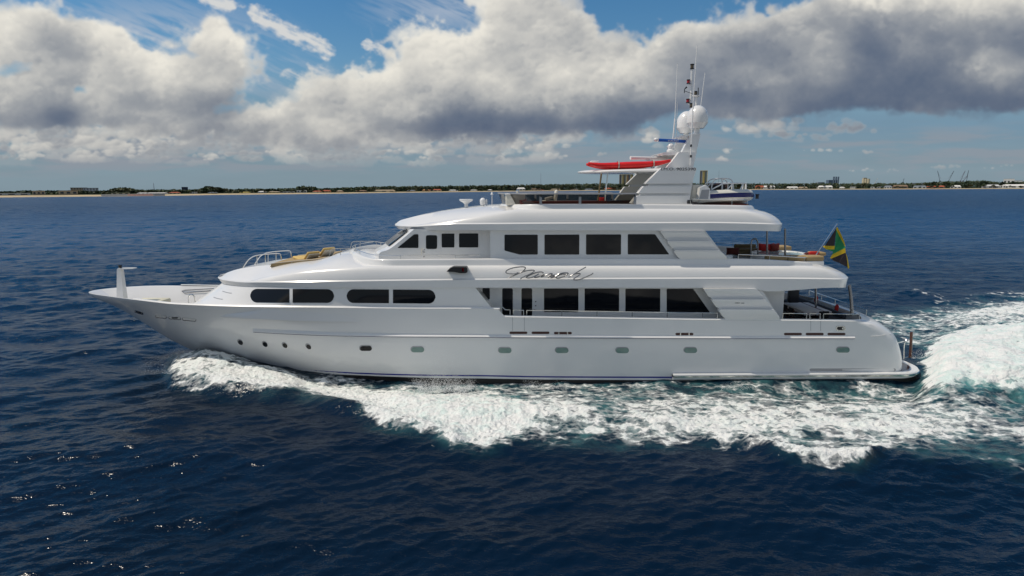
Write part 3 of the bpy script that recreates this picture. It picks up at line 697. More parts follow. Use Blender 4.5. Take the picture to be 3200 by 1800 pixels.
# --- painted waterline and dark bottom follow the hull just proud of it
def hull_strip(name, top, bot, m, off, nsub=1, parent=yacht, X0=None, X1=None):
    """strip on the near and far hull sides between two pixel lines"""
    a = [S(p[0], p[1], HB) for p in top]; c = [S(p[0], p[1], HB) for p in bot]
    fa = pchip([p.x for p in a], [p.z for p in a]); fc = pchip([p.x for p in c], [p.z for p in c])
    xs = [X0 + (X1 - X0) * i / 110 for i in range(111)]
    bb = MB()
    for sg in (-1, 1):
        rows = []
        for k in range(nsub + 1):
            rows.append([])
            for x in xs:
                z = lerp(fa(x), fc(x), k / nsub); h = HB(x, z) + off
                rows[-1].append((x, YC + sg * h, z))
        back = [[(q[0], q[1] - sg * (off + .03), q[2]) for q in rows[0]], [(q[0], q[1] - sg * (off + .03), q[2]) for q in rows[-1]]]
        bb.grid([back[0]] + rows + [back[1]])
    return bb.build(name, m, parent, angle=40)
XW0 = S(930, 1155, HB).x; XW1 = XE(.6) - 1.0
hull_strip('boot_stripe', [(900, 1151), (970, 1156), (1438, 1171.5), (1700, 1175.5), (2104, 1177), (2690, 1180)], [(900, 1155), (970, 1160), (1438, 1175.5), (1700, 1179.5), (2104, 1181.5), (2690, 1184.5)], STRIPE, .006, X0=XW0, X1=XW1)
hull_strip('antifouling', [(900, 1161), (970, 1166), (1150, 1174), (1438, 1182), (1700, 1186), (2104, 1188), (2690, 1191)], [(900, 1240), (1438, 1262), (2690, 1275)], BOTTOM, .007, nsub=5, X0=XW0 + .3, X1=XW1)
# --- rub rail
rl = [S(a, c, HB) for a, c in ((793, 1036), (900, 1042), (1000, 1046), (1150, 1049), (1314, 1051), (1700, 1053.5), (2300, 1056), (2669, 1056))]
fr = pchip([p.x for p in rl], [p.z for p in rl])
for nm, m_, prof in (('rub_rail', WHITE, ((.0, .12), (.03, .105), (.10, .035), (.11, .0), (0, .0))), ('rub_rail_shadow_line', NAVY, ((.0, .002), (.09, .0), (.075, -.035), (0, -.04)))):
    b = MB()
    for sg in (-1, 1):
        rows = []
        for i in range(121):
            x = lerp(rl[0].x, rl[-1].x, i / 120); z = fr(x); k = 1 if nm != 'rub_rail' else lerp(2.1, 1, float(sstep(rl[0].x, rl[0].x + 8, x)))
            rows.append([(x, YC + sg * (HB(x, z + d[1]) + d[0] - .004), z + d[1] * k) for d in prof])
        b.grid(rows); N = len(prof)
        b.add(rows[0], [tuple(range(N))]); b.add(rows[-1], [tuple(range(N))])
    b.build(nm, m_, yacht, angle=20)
# bulwark cap strip along the sheer
b = MB()
for sg in (-1, 1):
    for x0, x1 in ((XB + 3, XC0 + .12), (XC1, XTOP - .9)):
        rows = []
        for i in range(101):
            x = lerp(x0, x1, i / 100); z = ZS(min(x, XC0) if x1 < XC1 else x); h = HB(x, z)
            rows.append([(x, YC + sg * (h - .13), z + .006), (x, YC + sg * (h - .1), z + .04), (x, YC + sg * (h - .03), z + .04), (x, YC + sg * (h + .035), z - .025), (x, YC + sg * (h + .0), z - .04)])
        b.grid(rows); b.add(rows[0], [(0, 1, 2, 3, 4)]); b.add(rows[-1], [(0, 1, 2, 3, 4)])
b.build('bulwark_cap', WHITE, yacht, angle=30)
# --- generic closed deck bands
class Ring:
    def __init__(s, line, H, nose, tail, Ln=7, pn=1.8, qn=.5, Lt=1.8, pt=2.2, qt=.45):
        s.H, s.Ln, s.pn, s.qn, s.Lt, s.pt, s.qt = H, Ln, pn, qn, Lt, pt, qt
        s.nx, s.tx = nose, tail
        q = [S(a, c, lambda x, z: s.hb(x)) for a, c in line]
        s.zf = pchip([p.x for p in q], [p.z for p in q])
    def hb(s, x):
        t = min(max((x - s.nx) / s.Ln, 0), 1); h = s.H * max(1 - (1 - t) ** s.pn, 0) ** s.qn
        t = min(max((s.tx - x) / s.Lt, 0), 1); return h * max(1 - (1 - t) ** s.pt, 0) ** s.qt
    def pts(s, n1=34, n2=50, n3=22, dz=0.0):
        X = [s.nx + s.Ln * (i / n1) ** 2 for i in range(n1)] + [lerp(s.nx + s.Ln, s.tx - s.Lt, i / n2) for i in range(n2)] + [s.tx - s.Lt * (1 - i / n3) ** 2 for i in range(n3 + 1)]
        near = [Vector((x, YC - s.hb(x), s.zf(x) + dz)) for x in X]
        return near + [Vector((p.x, 2 * YC - p.y, p.z)) for p in reversed(near)]
def mixring(a, c, t, H=None, Ln=None):
    r = Ring.__new__(Ring)
    for k in ('H', 'Ln', 'pn', 'qn', 'Lt', 'pt', 'qt', 'nx', 'tx'): setattr(r, k, lerp(getattr(a, k), getattr(c, k), t))
    if H: r.H = H
    r.t = t; r.zf = lambda x: lerp(a.zf(x), c.zf(x), t); return r
def loft(rings, cap_top=True, cap_bot=True):
    R = [q if isinstance(q, list) else q.pts() for q in rings]; b = MB(); b.grid(R, close=True); n = len(R[0]) // 2
    for q, on in ((R[0], cap_bot), (R[-1], cap_top)):
        if on: b.add(q, [(i, i + 1, 2 * n - 2 - i, 2 * n - 1 - i) for i in range(n - 1)])
    return b
def shrink(r, d, dz=0):
    q = Ring.__new__(Ring); q.__dict__.update(r.__dict__); q.H = r.H - d; q.nx = r.nx + d; q.tx = r.tx - d; q.zf = lambda x: r.zf(x) + dz; return q
NX = lambda px, py: P(px, py, YC).x
TX = lambda px, py: P(px + 5, py, YC - 3.3).x
# middle band: upper-deck fascia with the long brow
m_bot = Ring([(700, 886), (751, 894), (1000, 897.5), (1521, 899), (2204, 899.5), (2345, 901), (2372, 905), (2398, 911), (2480, 907), (2600, 899), (2662, 893)], 4.10, NX(694, 878) + .12, TX(2678, 890), Ln=9, pn=1.9, qn=.52)
m_fold = Ring([(694, 874), (751, 882), (813, 882.5), (1100, 879.5), (1397, 875.5), (1700, 873), (2200, 871), (2649, 869), (2683, 868)], 4.12, NX(692, 871), TX(2684, 868), Ln=9, pn=1.9, qn=.52)
m_sh = Ring([(694, 871), (735, 877), (779, 878), (815, 868), (893, 853), (965, 844), (1085, 837), (1180, 833.5), (1500, 832.5), (2200, 832.5), (2560, 832), (2615, 832)], 3.82, NX(692, 869), TX(2616, 832), Ln=9.5, pn=1.9, qn=.56, Lt=1.9)
m_in = Ring([(694, 864), (702, 856), (715, 850), (738, 842.5), (800, 832), (844, 828), (917, 820), (1001, 812), (1030, 802), (1095, 796), (1130, 806), (1200, 817), (1500, 828), (2500, 829)], 2.3, NX(693, 866), TX(2560, 829), Ln=9.5, pn=1.9, qn=.6)
ledge = shrink(m_fold, .055, .06)
arc = [(.08, .97), (.3, .9), (.55, .72), (.75, .5), (.9, .26), (.97, .1)]
def bulge(fold, sh, ks):
    """convex side between fold line and shoulder line"""
    out = []
    for hk, zk in ks: # hk: 0 shoulder..1 fold in plan, zk: 0 fold..1 shoulder in height
        q = Ring.__new__(Ring)
        for k in ('H', 'Ln', 'pn', 'qn', 'Lt', 'pt', 'qt', 'nx', 'tx'): setattr(q, k, lerp(getattr(sh, k), getattr(fold, k), hk))
        q.zf = (lambda zk: lambda x: lerp(fold.zf(x), sh.zf(x), zk))(zk); out.append(q)
    return out
mb_ = bulge(ledge, m_sh, arc)[::-1]
loft([shrink(m_bot, .5, .0), m_bot, m_fold, ledge] + mb_ + [m_sh, shrink(m_sh, .05, .035), mixring(m_sh, m_in, .5), m_in]).build('upper_deck_fascia', WHITE, yacht, angle=24)
# upper bulwark round the pilothouse and the aft deck
u_ft = Ring([(1085, 812), (1124, 828), (1180, 832), (1500, 831.5), (2200, 831.5), (2604, 831)], 3.76, NX(1095, 797) - .12, TX(2608, 831), Ln=3.4, pn=2, qn=.5, Lt=1.9)
u_tp = Ring([(1112, 790), (1130, 800), (1173, 810), (1500, 809.5), (2300, 809.5), (2581, 806.5)], 3.68, NX(1111, 786) - .1, TX(2588, 806), Ln=3.2, pn=2, qn=.5, Lt=1.9)
up = bulge(u_ft, u_tp, [(.15, .93), (.3, .75), (.5, .4), (.75, .12)])[::-1]
loft([shrink(u_ft, -.0, -.05)] + up + [u_tp, shrink(u_tp, .06, .018), shrink(u_tp, .14, .014), shrink(u_tp, .16, -.3)], cap_bot=False).build('upper_bulwark', WHITE, yacht, angle=50)
# top band: pilothouse roof and sundeck edge
t_bot = Ring([(1240, 712), (1285, 719), (1500, 719.5), (2209, 721), (2350, 721), (2470, 719)], 3.83, NX(1239, 709) + .1, TX(2480, 714), Ln=6.5, pn=2, qn=.5)
t_fold = Ring([(1238, 705), (1300, 708), (1335, 706), (1438, 700.5), (1700, 699), (2200, 697), (2474, 693.5)], 3.85, NX(1236, 703), TX(2484, 695), Ln=6.5, pn=2, qn=.5)
t_sh = Ring([(1238, 702), (1290, 703), (1340, 697), (1440, 681), (1540, 667), (1623, 656.5), (1800, 655.5), (2300, 657), (2409, 657.5)], 3.52, NX(1236, 701), TX(2418, 658), Ln=6.5, pn=2, qn=.54, Lt=2.2)
t_in = Ring([(1238, 698), (1250, 689), (1270, 683), (1314, 672.5), (1438, 654), (1521, 646), (1570, 644), (1700, 647), (2390, 650)], 2.2, NX(1237, 696), TX(2400, 650), Ln=6.5, pn=2, qn=.6)
tl = shrink(t_fold, .055, .06)
loft([shrink(t_bot, .5, 0), t_bot, t_fold, tl] + bulge(tl, t_sh, arc)[::-1] + [t_sh, shrink(t_sh, .05, .035), mixring(t_sh, t_in, .5), t_in]).build('top_deck_fascia', WHITE, yacht, angle=24)
s_ft = Ring([(1556, 648), (1600, 655), (1700, 655), (2300, 657), (2404, 657)], 3.46, NX(1556, 643), TX(2408, 657), Ln=2.4, pn=2, qn=.5, Lt=1.9)
s_tp = Ring([(1566, 637), (1600, 638.5), (1700, 638.5), (2300, 642), (2388, 643)], 3.37, NX(1566, 634), TX(2396, 644), Ln=2.3, pn=2, qn=.5, Lt=1.9)
su = bulge(s_ft, s_tp, [(.2, .9), (.4, .62), (.7, .25)])[::-1]
loft([shrink(s_ft, 0, -.05)] + su + [s_tp, shrink(s_tp, .1, .012), shrink(s_tp, .13, -.16)], cap_bot=False).build('sundeck_coaming', WHITE, yacht, angle=50)
# ------------------------------------------------------------------ superstructure
def PP(pts, y): return [P(a, c, y) for a, c in pts]
def plate(bb, pts, y, t, r=0, n=3):
    """flat polygon of the plane y given in photo pixels, t thick away from the camera"""
    if r: pts = rpoly(pts, r, n)
    bb.prism(PP(pts, y), (0, t, 0)); return bb
def pane(name, pts, y, parent, m=None, r=3, t=.03):
    return plate(MB(), pts, y, t, r).build(name, m or GLASS, parent, smooth=False)
SOFF = lambda x: m_bot.zf(x) + .02
# forward deckhouse, flush with the hull side
hn0, hn1 = NX(650, 938), NX(716, 892)
def DH(x, z):
    k = (z - ZS(x)) / (SOFF(x) - ZS(x)); n = lerp(hn0, hn1, min(max(k, -.6), 1.1))
    t = min(max((x - n) / 8.5, 0), 1); h = 4.0 * max(1 - (1 - t) ** 2.0, 0) ** .5
    return min(h, HB(x, ZS(x)) - .05 - .05 * max(k, 0))
xa_t = P(1484, 899, YC - 3.97).x; xa_b = P(1536, 962, YC - 3.97).x
rows = []
for k in [i / 22 for i in range(23)]:
    near = []
    for i in range(161):
        w = (i / 160) ** 1.5
        kk = lerp(-.75, 1.0, k); xn = lerp(hn0, hn1, max(kk, -.6)); xt = lerp(xa_b, xa_t, max(kk, 0)) if kk > 0 else xa_b
        x = lerp(xn, xt, w); zb, zt = ZS(min(x, XC0)), SOFF(x); z = zb + kk * (zt - zb)
        near.append(Vector((x, YC - (DH(x, z) if i else 0), z)))
    rows.append(near + [Vector((p.x, 2 * YC - p.y, p.z)) for p in reversed(near)])
b = MB(); b.grid(rows, close=True)
dh = b.build('deckhouse', WHITE, yacht, angle=40)
def stripwin(name, x0, x1, top, bot, hbf, parent, m=GLASS, round_l=False, round_r=False, off=.014, n=24):
    """window lying on a curved side: left and right pixel, top and bottom pixel lines"""
    R_ = [[] for _ in range(7)]
    for i in range(n + 1):
        px = lerp(x0, x1, i / n); yt, yb = lerp(*top, i / n), lerp(*bot, i / n); c = (yt + yb) / 2; h = (yb - yt) / 2; R = h
        if round_l and px < x0 + R: h *= math.sqrt(max(1 - ((x0 + R - px) / R) ** 2, .02))
        if round_r and px > x1 - R: h *= math.sqrt(max(1 - ((px - x1 + R) / R) ** 2, .02))
        for j in range(7): R_[j].append(S(px, c - h + h * j / 3, lambda x, z: hbf(x, z) + off))
    ins = lambda L: [q + Vector((0, .05, 0)) for q in L]
    bb = MB(); bb.grid([ins(R_[0])] + R_ + [ins(R_[-1])]); return bb.build(name, m, parent, angle=40)
for x0, x1, t, c, rl_, rr_ in ((782, 904, (902.5, 903), (945, 946), 1, 0), (914.5, 1043.5, (903, 904), (946, 946.5), 0, 1), (1083.5, 1215.5, (904, 905), (946.5, 947.5), 1, 0), (1228, 1360.5, (905, 906), (947.5, 949), 0, 1)):
    stripwin('window', x0, x1, t, c, DH, dh, round_l=rl_, round_r=rr_, n=36)
# louvre slits in the deckhouse front
for px, py in ((700, 910), (672, 929)):
    q = [S(px + 28 * i / 8 - 4, py + 6 * math.sin(i / 8 * 1.5), lambda x, z: DH(x, z) + .004) for i in range(9)]
    MB().tube(q, .018, 6).build('vent_slit', GREYM, dh)
# saloon: recessed main-deck house
yw = YC - 3.0
x0, x1 = P(1470, 940, yw).x, P(2449.5, 940, yw).x
def house_box(name, x0, x1, hb, zb, zt, rake=0.0):
    bb = MB(); rows = []
    for z, dx in ((zb, 0), (zt, rake)):
        rows.append([Vector(q) for q in ((x0, YC - hb, z), (x1 + dx, YC - hb, z), (x1 + dx, YC + hb, z), (x0, YC + hb, z))])
    bb.grid(rows, close=True); bb.add(rows[0], [(0, 1, 2, 3)]); bb.add(rows[1], [(0, 1, 2, 3)]); return bb.build(name, WHITE, yacht, smooth=False)
sal = house_box('saloon', x0, x1, 3.0, ZS(x1) - .93, SOFF(5) + .12)
for pts in ([(1700, 902), (1807.5, 902), (1807.5, 975.5), (1700, 975)], [(1827, 902), (1935, 902), (1934.5, 974), (1827, 974)], [(1954.5, 902.5), (2063.5, 902.5), (2063, 975.5), (1954.5, 975)], [(2083.5, 902.5), (2166, 902.5), (2218, 975), (2216, 977.5), (2083.5, 976)]):
    pane('window', pts, yw - .012, sal)
pane('window', [(1508, 900.5), (1530.5, 900.5), (1530.5, 936), (1508, 934)], yw - .012, sal)
for a, c in ((1552, 1617), (1619, 1685)):
    d = pane('door', [(a, 898), (c, 898), (c, 1016), (a, 1016)], yw - .018, sal, WHITE, r=1)
    m_ = (a + c) / 2
    pane('door_glass', [(1569.5, 901), (1602.5, 901), (1602.5, 990), (1569.5, 990)] if a < 1600 else [(1629.5, 901), (1663, 901), (1663, 990), (1629.5, 990)], yw - .03, d, r=5)
for px, py in ((1674, 942), (1674, 955)): MB().lathe(P(px, py, yw - .04), [(.02, 0), (.035, .02), (.03, .04)], 10, axis=(0, -1, 0)).build('door_lock', DSTEEL, d)
MB().tube([P(1668, 967, yw - .06), P(1676, 969, yw - .06)], .012, 6).build('door_handle', DSTEEL, d)
# slanted wing plates of overlapping slats
def wing(name, back, slats, y, t=.1, step=.03, both=True):
    bb = plate(MB(), back, y, t)
    w = bb.build(name, WHITE, yacht, smooth=False)
    MB().prism([Vector((p.x, 2 * YC - y, p.z)) for p in PP(back, y)], (0, -t, 0)).build(name, WHITE, yacht, smooth=False)
    for i, sl in enumerate(slats):
        bm = MB(); pts = rpoly(sl, 3, 3); lo_, hi_ = max(p[1] for p in pts), min(p[1] for p in pts)
        fr_ = [((lo_ - p[1]) / (lo_ - hi_)) for p in pts]
        outer = [P(p[0], p[1], y - .03 - .27 * f) for p, f in zip(pts, fr_)]; c = sum(outer, Vector()) / len(outer)
        inn = [q + Vector((0, .015, 0)) for q in outer]; bev = [c + (q - c) * .992 + Vector((0, -.03 * (1 - f), -.06 * max(0, f * 5 - 4))) for q, f in zip(outer, fr_)]
        back_ = [Vector((q.x, y + .01, q.z)) for q in outer]
        bm.grid([back_, inn, outer, bev], close=True); bm.add(bev, [tuple(range(len(bev)))])
        bm.build('slat', WHITE, w, angle=30)
    return w
lw = wing('aft_wing', [(2202, 897), (2362, 898), (2384, 910), (2441, 1002), (2268, 1001)],
     [[(2200, 903), (2365.5, 903), (2386, 927), (2383, 930), (2387, 935.5), (2225, 935.5), (2219, 929), (2213, 927)],
      [(2224, 940.5), (2229, 936.3), (2394, 936.3), (2411, 959.5), (2408.5, 963), (2412, 967.5), (2248, 967.5), (2243, 961), (2238, 960)],
      [(2247, 972.7), (2252.5, 968), (2420, 968), (2437, 991.3), (2435, 995), (2438, 1000.5), (2267, 999.5), (2264, 994), (2260, 991)]], YC - 4.0)
uw = wing('upper_wing', [(2068, 716), (2200, 716), (2276, 815), (2126, 815)],
     [[(2065, 722), (2202, 722), (2217, 748), (2214, 751), (2218, 753), (2087, 753), (2083, 748), (2078, 746)],
      [(2086, 757), (2090, 753.2), (2222, 753.2), (2245, 776), (2243, 780), (2247, 782), (2110, 782), (2104, 777), (2100, 776)],
      [(2107, 786), (2112, 782.2), (2250, 782.2), (2272, 803), (2270, 806), (2276, 812), (2127, 812), (2122, 806), (2118, 804)]], YC - 3.62)
# upper deck: sky lounge and pilothouse
yu = YC - 3.5
ZU = m_sh.zf(0)
lounge = house_box('sky_lounge', P(1532, 760, yu).x, P(2150, 760, yu).x, 3.5, ZU - .05, t_bot.zf(3) + .15)
for pts in ([(1576.5, 733.5), (1680.5, 733.5), (1680.5, 795.5), (1624, 795.5), (1576.5, 783)], [(1701.5, 733.5), (1810.5, 733), (1810, 795.5), (1701.5, 795.5)], [(1831.5, 732.5), (1941, 732.5), (1940.5, 795.5), (1831.5, 795.5)], [(1962, 732), (2047, 732), (2091, 794.5), (2088, 795), (1962, 795)]):
    pane('window', pts, yu - .012, lounge)
yp = YC - 2.75
E0 = PP([(1294, 716), (1224, 774), (1190, 788), (1184, 800), (1184, 822)], yp)
E1 = PP([(1281, 716), (1209, 768), (1179, 783), (1175, 797), (1175, 822)], YC - 1.75)
E2 = PP([(1263, 716), (1200, 763), (1176, 777), (1172, 790), (1172, 815)], YC)
def edge(u):
    """front outline at u: 0 side corner, 1 centreline"""
    if u < .45:
        t = u / .45; return [a.lerp(c, t) - Vector((.10 * math.sin(math.pi * t), 0, 0)) for a, c in zip(E0, E1)]
    t = (u - .45) / .55; return [a.lerp(c, t) for a, c in zip(E1, E2)]
near = [bez(edge(i / 16), 5) for i in range(17)]
far = [[Vector((q.x, 2 * YC - q.y, q.z)) for q in r] for r in reversed(near[:-1])]
xe = P(1545, 760, yp).x
side_n = [Vector((xe, yp, q.z)) for q in near[0]]; side_f = [Vector((q.x, 2 * YC - q.y, q.z)) for q in side_n]
bb = MB(); bb.grid([side_n] + near + far + [side_f])
pil = bb.build('pilothouse', WHITE, yacht, angle=32)
def front_pane(u0, u1, v0, v1):
    bb = MB(); g = []
    for i in range(7):
        e = edge(lerp(u0, u1, i / 6)); a, c = e[0], e[1]
        d = Vector((-.045, -.02, .03))
        g.append([a.lerp(c, lerp(v0, v1, j / 4)) + d for j in range(5)])
    bb.grid(g); bb.build('windscreen', GLASS, pil, angle=40)
front_pane(.14, .44, .10, .94); front_pane(.5, .80, .10, .94); front_pane(.86, 1.0, .10, .94)
for pts in ([(1294, 732), (1307.5, 732), (1307.5, 774.8), (1241.5, 774.8)], [(1380, 730), (1420, 730), (1420, 773.3), (1380.5, 773.3)], [(1434.5, 729.5), (1494.5, 729.5), (1494.5, 773.3), (1434.5, 773.3)]):
    pane('window', pts, yp - .012, pil)
d = pane('door', [(1321.5, 721), (1376.5, 721), (1376.5, 820), (1321.5, 820)], yp - .02, pil, WHITE, r=1)
pane('door_glass', [(1331, 735), (1366, 735), (1366, 778), (1331, 778)], yp - .032, d, r=6)
MB().tube([P(1317.5, 775, yp - .06), P(1317.5, 797, yp - .06)], .025, 6).build('grab_rail', CREAM, pil)
for py in (780, 788, 802): MB().lathe(P(1325, py, yp - .03), [(.025, 0), (.035, .015), (.02, .03)], 8, axis=(0, -1, 0)).build('door_lock', DSTEEL, d)
for u in (.3, .62): e = edge(u); MB().tube([e[0] + Vector((-.12, -.05, .02)), e[0].lerp(e[1], .35) + Vector((-.10, -.04, .05))], .015, 5).build('wiper', BLACK, pil)
bb = MB(); fx0 = P(2450, 940, yw).x; q_ = [(fx0 + (XTOP - .9 - fx0) * i / 10) for i in range(11)]; bb.grid([[(x, YC - HB(x, ZS(x)) + .3, ZS(x) - .935) for x in q_], [(x, YC + HB(x, ZS(x)) - .3, ZS(x) - .935) for x in q_]]); bb.build('aft_deck_teak', DTEAK, yacht, smooth=False)
# hull fittings ------------------------------------------------------------
def hull_patch(name, pts, m, off, parent=yacht, t=.03, hbf=HB):
    q = [S(a, c, lambda x, z: hbf(x, z) + off) for a, c in pts]; c = sum(q, Vector()) / len(q); n = len(q)
    bb = MB(); bb.add(q + [c] + [v + Vector((0, t, 0)) for v in q], [(i, (i + 1) % n, n) for i in range(n)] + [(i, (i + 1) % n, n + 1 + (i + 1) % n, n + 1 + i) for i in range(n)])
    return bb.build(name, m, parent, angle=40)
def stad(cx, cy, w, h, n=7):
    r = h / 2; o = []
    for s0, a0 in ((1, -90), (-1, 90)):
        for i in range(n): a = math.radians(a0 + 180 * i / (n - 1)); o.append((cx + s0 * (w / 2 - r) + r * math.cos(a), cy + r * math.sin(a)))
    return o
def port(cx, cy, w, h, m=PORT, skew=0):
    sk = lambda L: [(a, c + (a - cx) * skew) for a, c in L]
    f = hull_patch('porthole', sk(stad(cx, cy, w + 7, h + 6)), WHITE, .012)
    hull_patch('rim', sk(stad(cx - 1, cy - 1, w + 2, h + 2)), GREYM, .016, f)
    hull_patch('pane', sk(stad(cx + .6, cy + .6, w - 1, h - 1)), m, .021, f)
for cx, cy in ((751, 1070), (828, 1076), (890, 1079.5), (964, 1083.5)): port(cx, cy, 16, 15, GLASS, .35)
port(1143, 1088.5, 38, 16, GLASS)
for cx, cy in ((1305, 1092.5), (1578, 1095), (1756, 1095), (1945, 1095), (2158, 1094.5), (2635, 1093.5)): port(cx, cy, 41, 17)
for cx, cy in ((1620, 1040), (1689, 1040), (1759, 1041), (2139, 1044), (2478, 1044), (2546, 1044), (2614, 1044)):
    f = hull_patch('scupper', stad(cx, cy, 56, 7.5), SCUP, .008)
    if cx in (1759, 2139): hull_patch('scupper_bar', [(cx - 14, cy - 4), (cx - 11, cy - 4), (cx - 11, cy + 4), (cx - 14, cy + 4)], STEEL, .018, f); hull_patch('scupper_bar', [(cx + 13, cy - 4), (cx + 16, cy - 4), (cx + 16, cy + 4), (cx + 13, cy + 4)], STEEL, .018, f)
f = hull_patch('fairlead', stad(2628, 1026.5, 31, 16), STEEL, .03); hull_patch('fairlead_opening', stad(2627, 1026.5, 22, 10), BLACK, .036, f); hull_patch('roller', stad(2634, 1026.5, 6, 8), STEEL, .05, f)
for cx, cy, w in ((503, 989, 34), (546, 993.5, 36), (591, 998, 41)):
    hull_patch('fairlead_rim', [(a, c + (a - cx) * .08) for a, c in stad(cx, cy + .8, w + 3, 9.5)], DSTEEL, .012)
    f = hull_patch('fairlead', [(a, c + (a - cx) * .08) for a, c in stad(cx, cy, w, 7)], CHROME, .02)
    if cx == 546: hull_patch('fairlead_opening', stad(cx, cy, 20, 4), BLACK, .026, f)
f = hull_patch('anchor_pocket', [(a, c + (a - 434) * .3) for a, c in stad(434, 977, 27, 8)], DSTEEL, .02); hull_patch('anchor', [(a, c + (a - 434) * .3) for a, c in stad(435, 977, 14, 4)], BLACK, .03, f)
hull_patch('knuckle', [(2722, 1050.5), (2745, 1050), (2765, 1046.5), (2783, 1041), (2783, 1043), (2765, 1048.5), (2745, 1052), (2722, 1052)], WHITE, .03)
hull_patch('grab_step', stad(2665, 1156, 270, 9), GREYM, .004)
# faint joints of the gangway doors in the bulwark
for px in (1601, 1638, 2533, 2564): hull_patch('gate_joint', [(px, 990), (px + 1.2, 990), (px + 1.2, 1034), (px, 1034)], GREYM, .003)
# red port-side navigation light
sl = plate(MB(), [(1395, 849), (1405, 839), (1416, 834.5), (1457, 835), (1460, 838), (1460, 851), (1455, 853.5), (1437, 853.5), (1420, 850)], YC - 4.35, .55, 1.5).build('side_light', BLACK, yacht, angle=40)
plate(MB(), stad(1446.5, 843, 5, 11), YC - 4.37, .03).build('lens', LAMPRED, sl)
for px in (1823, 1930, 2318): hull_patch('panel_joint', [(px, 659), (px + 1, 659), (px + 1, 694), (px, 694)], GREYM, .002, hbf=lambda x, z: tl.H + (t_sh.H - tl.H) * (max(0, (z - tl.zf(x)) / (t_sh.zf(x) - tl.zf(x))) ** 3.2))
# the name in chrome script
def script(strokes, sx, sy, k, y, r):
    bb = MB()
    for st in strokes: bb.tube(bez([P(sx + a / k, sy + c / k, y) for a, c in st], 4), r, 7)
    return bb
nm = script([[(510, 232), (440, 262), (330, 264), (250, 250), (226, 220), (270, 172), (380, 130), (520, 107), (630, 103), (675, 122), (655, 170), (600, 212), (540, 246), (440, 290), (300, 355)],
     [(430, 292), (560, 237), (700, 193), (830, 178), (882, 192), (850, 228), (760, 277), (650, 327), (580, 365), (560, 400)],
     [(1090, 248), (1060, 222), (960, 225), (850, 260), (740, 312), (698, 345), (740, 362), (830, 345), (920, 300), (985, 262), (900, 325), (892, 346), (960, 335), (1040, 300), (1105, 268), (1035, 335), (1110, 310), (1210, 268), (1285, 256), (1275, 285), (1180, 345), (1240, 322), (1330, 288), (1325, 308), (1258, 360), (1380, 315), (1450, 265), (1560, 240), (1655, 246), (1640, 282), (1540, 332), (1430, 366), (1378, 345), (1420, 305), (1520, 273), (1600, 270)],
     [(2070, 108), (1900, 205), (1760, 290), (1668, 348)], [(1700, 322), (1800, 270), (1900, 254), (1938, 270), (1890, 312), (1800, 370), (1795, 398), (1880, 402), (2000, 366), (2120, 312), (2210, 268), (2232, 240)]], 1550, 820, 7.36, YC - 4.22, .028)
nm.build('name_lettering', DSTEEL, yacht)
def text(name, body, px0, py, px1, y, m, parent, hgt, slant=0, ext=.004):
    """raised lettering on a plane facing the camera, fitted between two pixels"""
    cu = bpy.data.curves.new(name, 'FONT'); cu.body = body; cu.extrude = ext; cu.offset = 0.0; o = bpy.data.objects.new(name, cu); COL.objects.link(o)
    me = bpy.data.meshes.new_from_object(o.evaluated_get(bpy.context.evaluated_depsgraph_get())); bpy.data.objects.remove(o)
    V = [v.co.copy() for v in me.vertices]; F = [tuple(p.vertices) for p in me.polygons]; bpy.data.meshes.remove(me)
    w0, w1 = min(v.x for v in V), max(v.x for v in V); hh = max(v.y for v in V); A, B = P(px0, py, y), P(px1, py, y)
    X = (B - A) / (w1 - w0); out = [A + X * (v.x - w0) + Vector((0, -v.z, v.y / hh * hgt)) for v in V]
    return mk(name, out, F, m, parent, smooth=False)
text('maker_lettering', 'CHEOY', 2297, 948.5, 2313.5, YC - 4.245, BLACK, lw, .065); text('maker_lettering', 'LEE', 2316.5, 948.5, 2326, YC - 4.245, BLACK, lw, .065)
# rails --------------------------------------------------------------------
def rail(name, path, zup, r=.022, post=1.6, drop=None, m=STEEL, ends=True, mid=False, parent=yacht):
    """handrail zup above a deck path, with posts"""
    bb = MB(); top = [Vector(p) + Vector((0, 0, zup)) for p in path]
    bb.tube(([path[0]] if ends else []) + top + ([path[-1]] if ends else []), r, 7)
    if mid: bb.tube([Vector(p) + Vector((0, 0, zup * .5)) for p in path], r * .7, 6)
    acc = post
    for a, c in zip(path, path[1:]):
        acc += (Vector(c) - Vector(a)).length
        if acc >= post: bb.tube([a, Vector(a) + Vector((0, 0, zup))], r * .8, 6); acc = 0
    return bb.build(name, m, parent)
def mirror(path): return [Vector((p[0], 2 * YC - p[1], p[2])) for p in path]
ux1 = P(1514, 800, YC - 3.6).x
ring_near = [p for p in shrink(u_tp, .09, .015).pts()[:len(u_tp.pts()) // 2]]
seg = [p for p in ring_near if p.x < ux1]
rail('pilothouse_rail', seg + [], .18, .018, 2.6); rail('pilothouse_rail', mirror(seg), .18, .018, 2.6)
ax0 = P(2294, 800, YC - 3.6).x; seg = [p for p in ring_near if p.x > ax0]
rail('aft_deck_rail', seg, .2, .022, 1.5); rail('aft_deck_rail', mirror([p for p in ring_near if p.x > P(2250, 800, YC - 3.6).x]), .2, .02, 1.5)
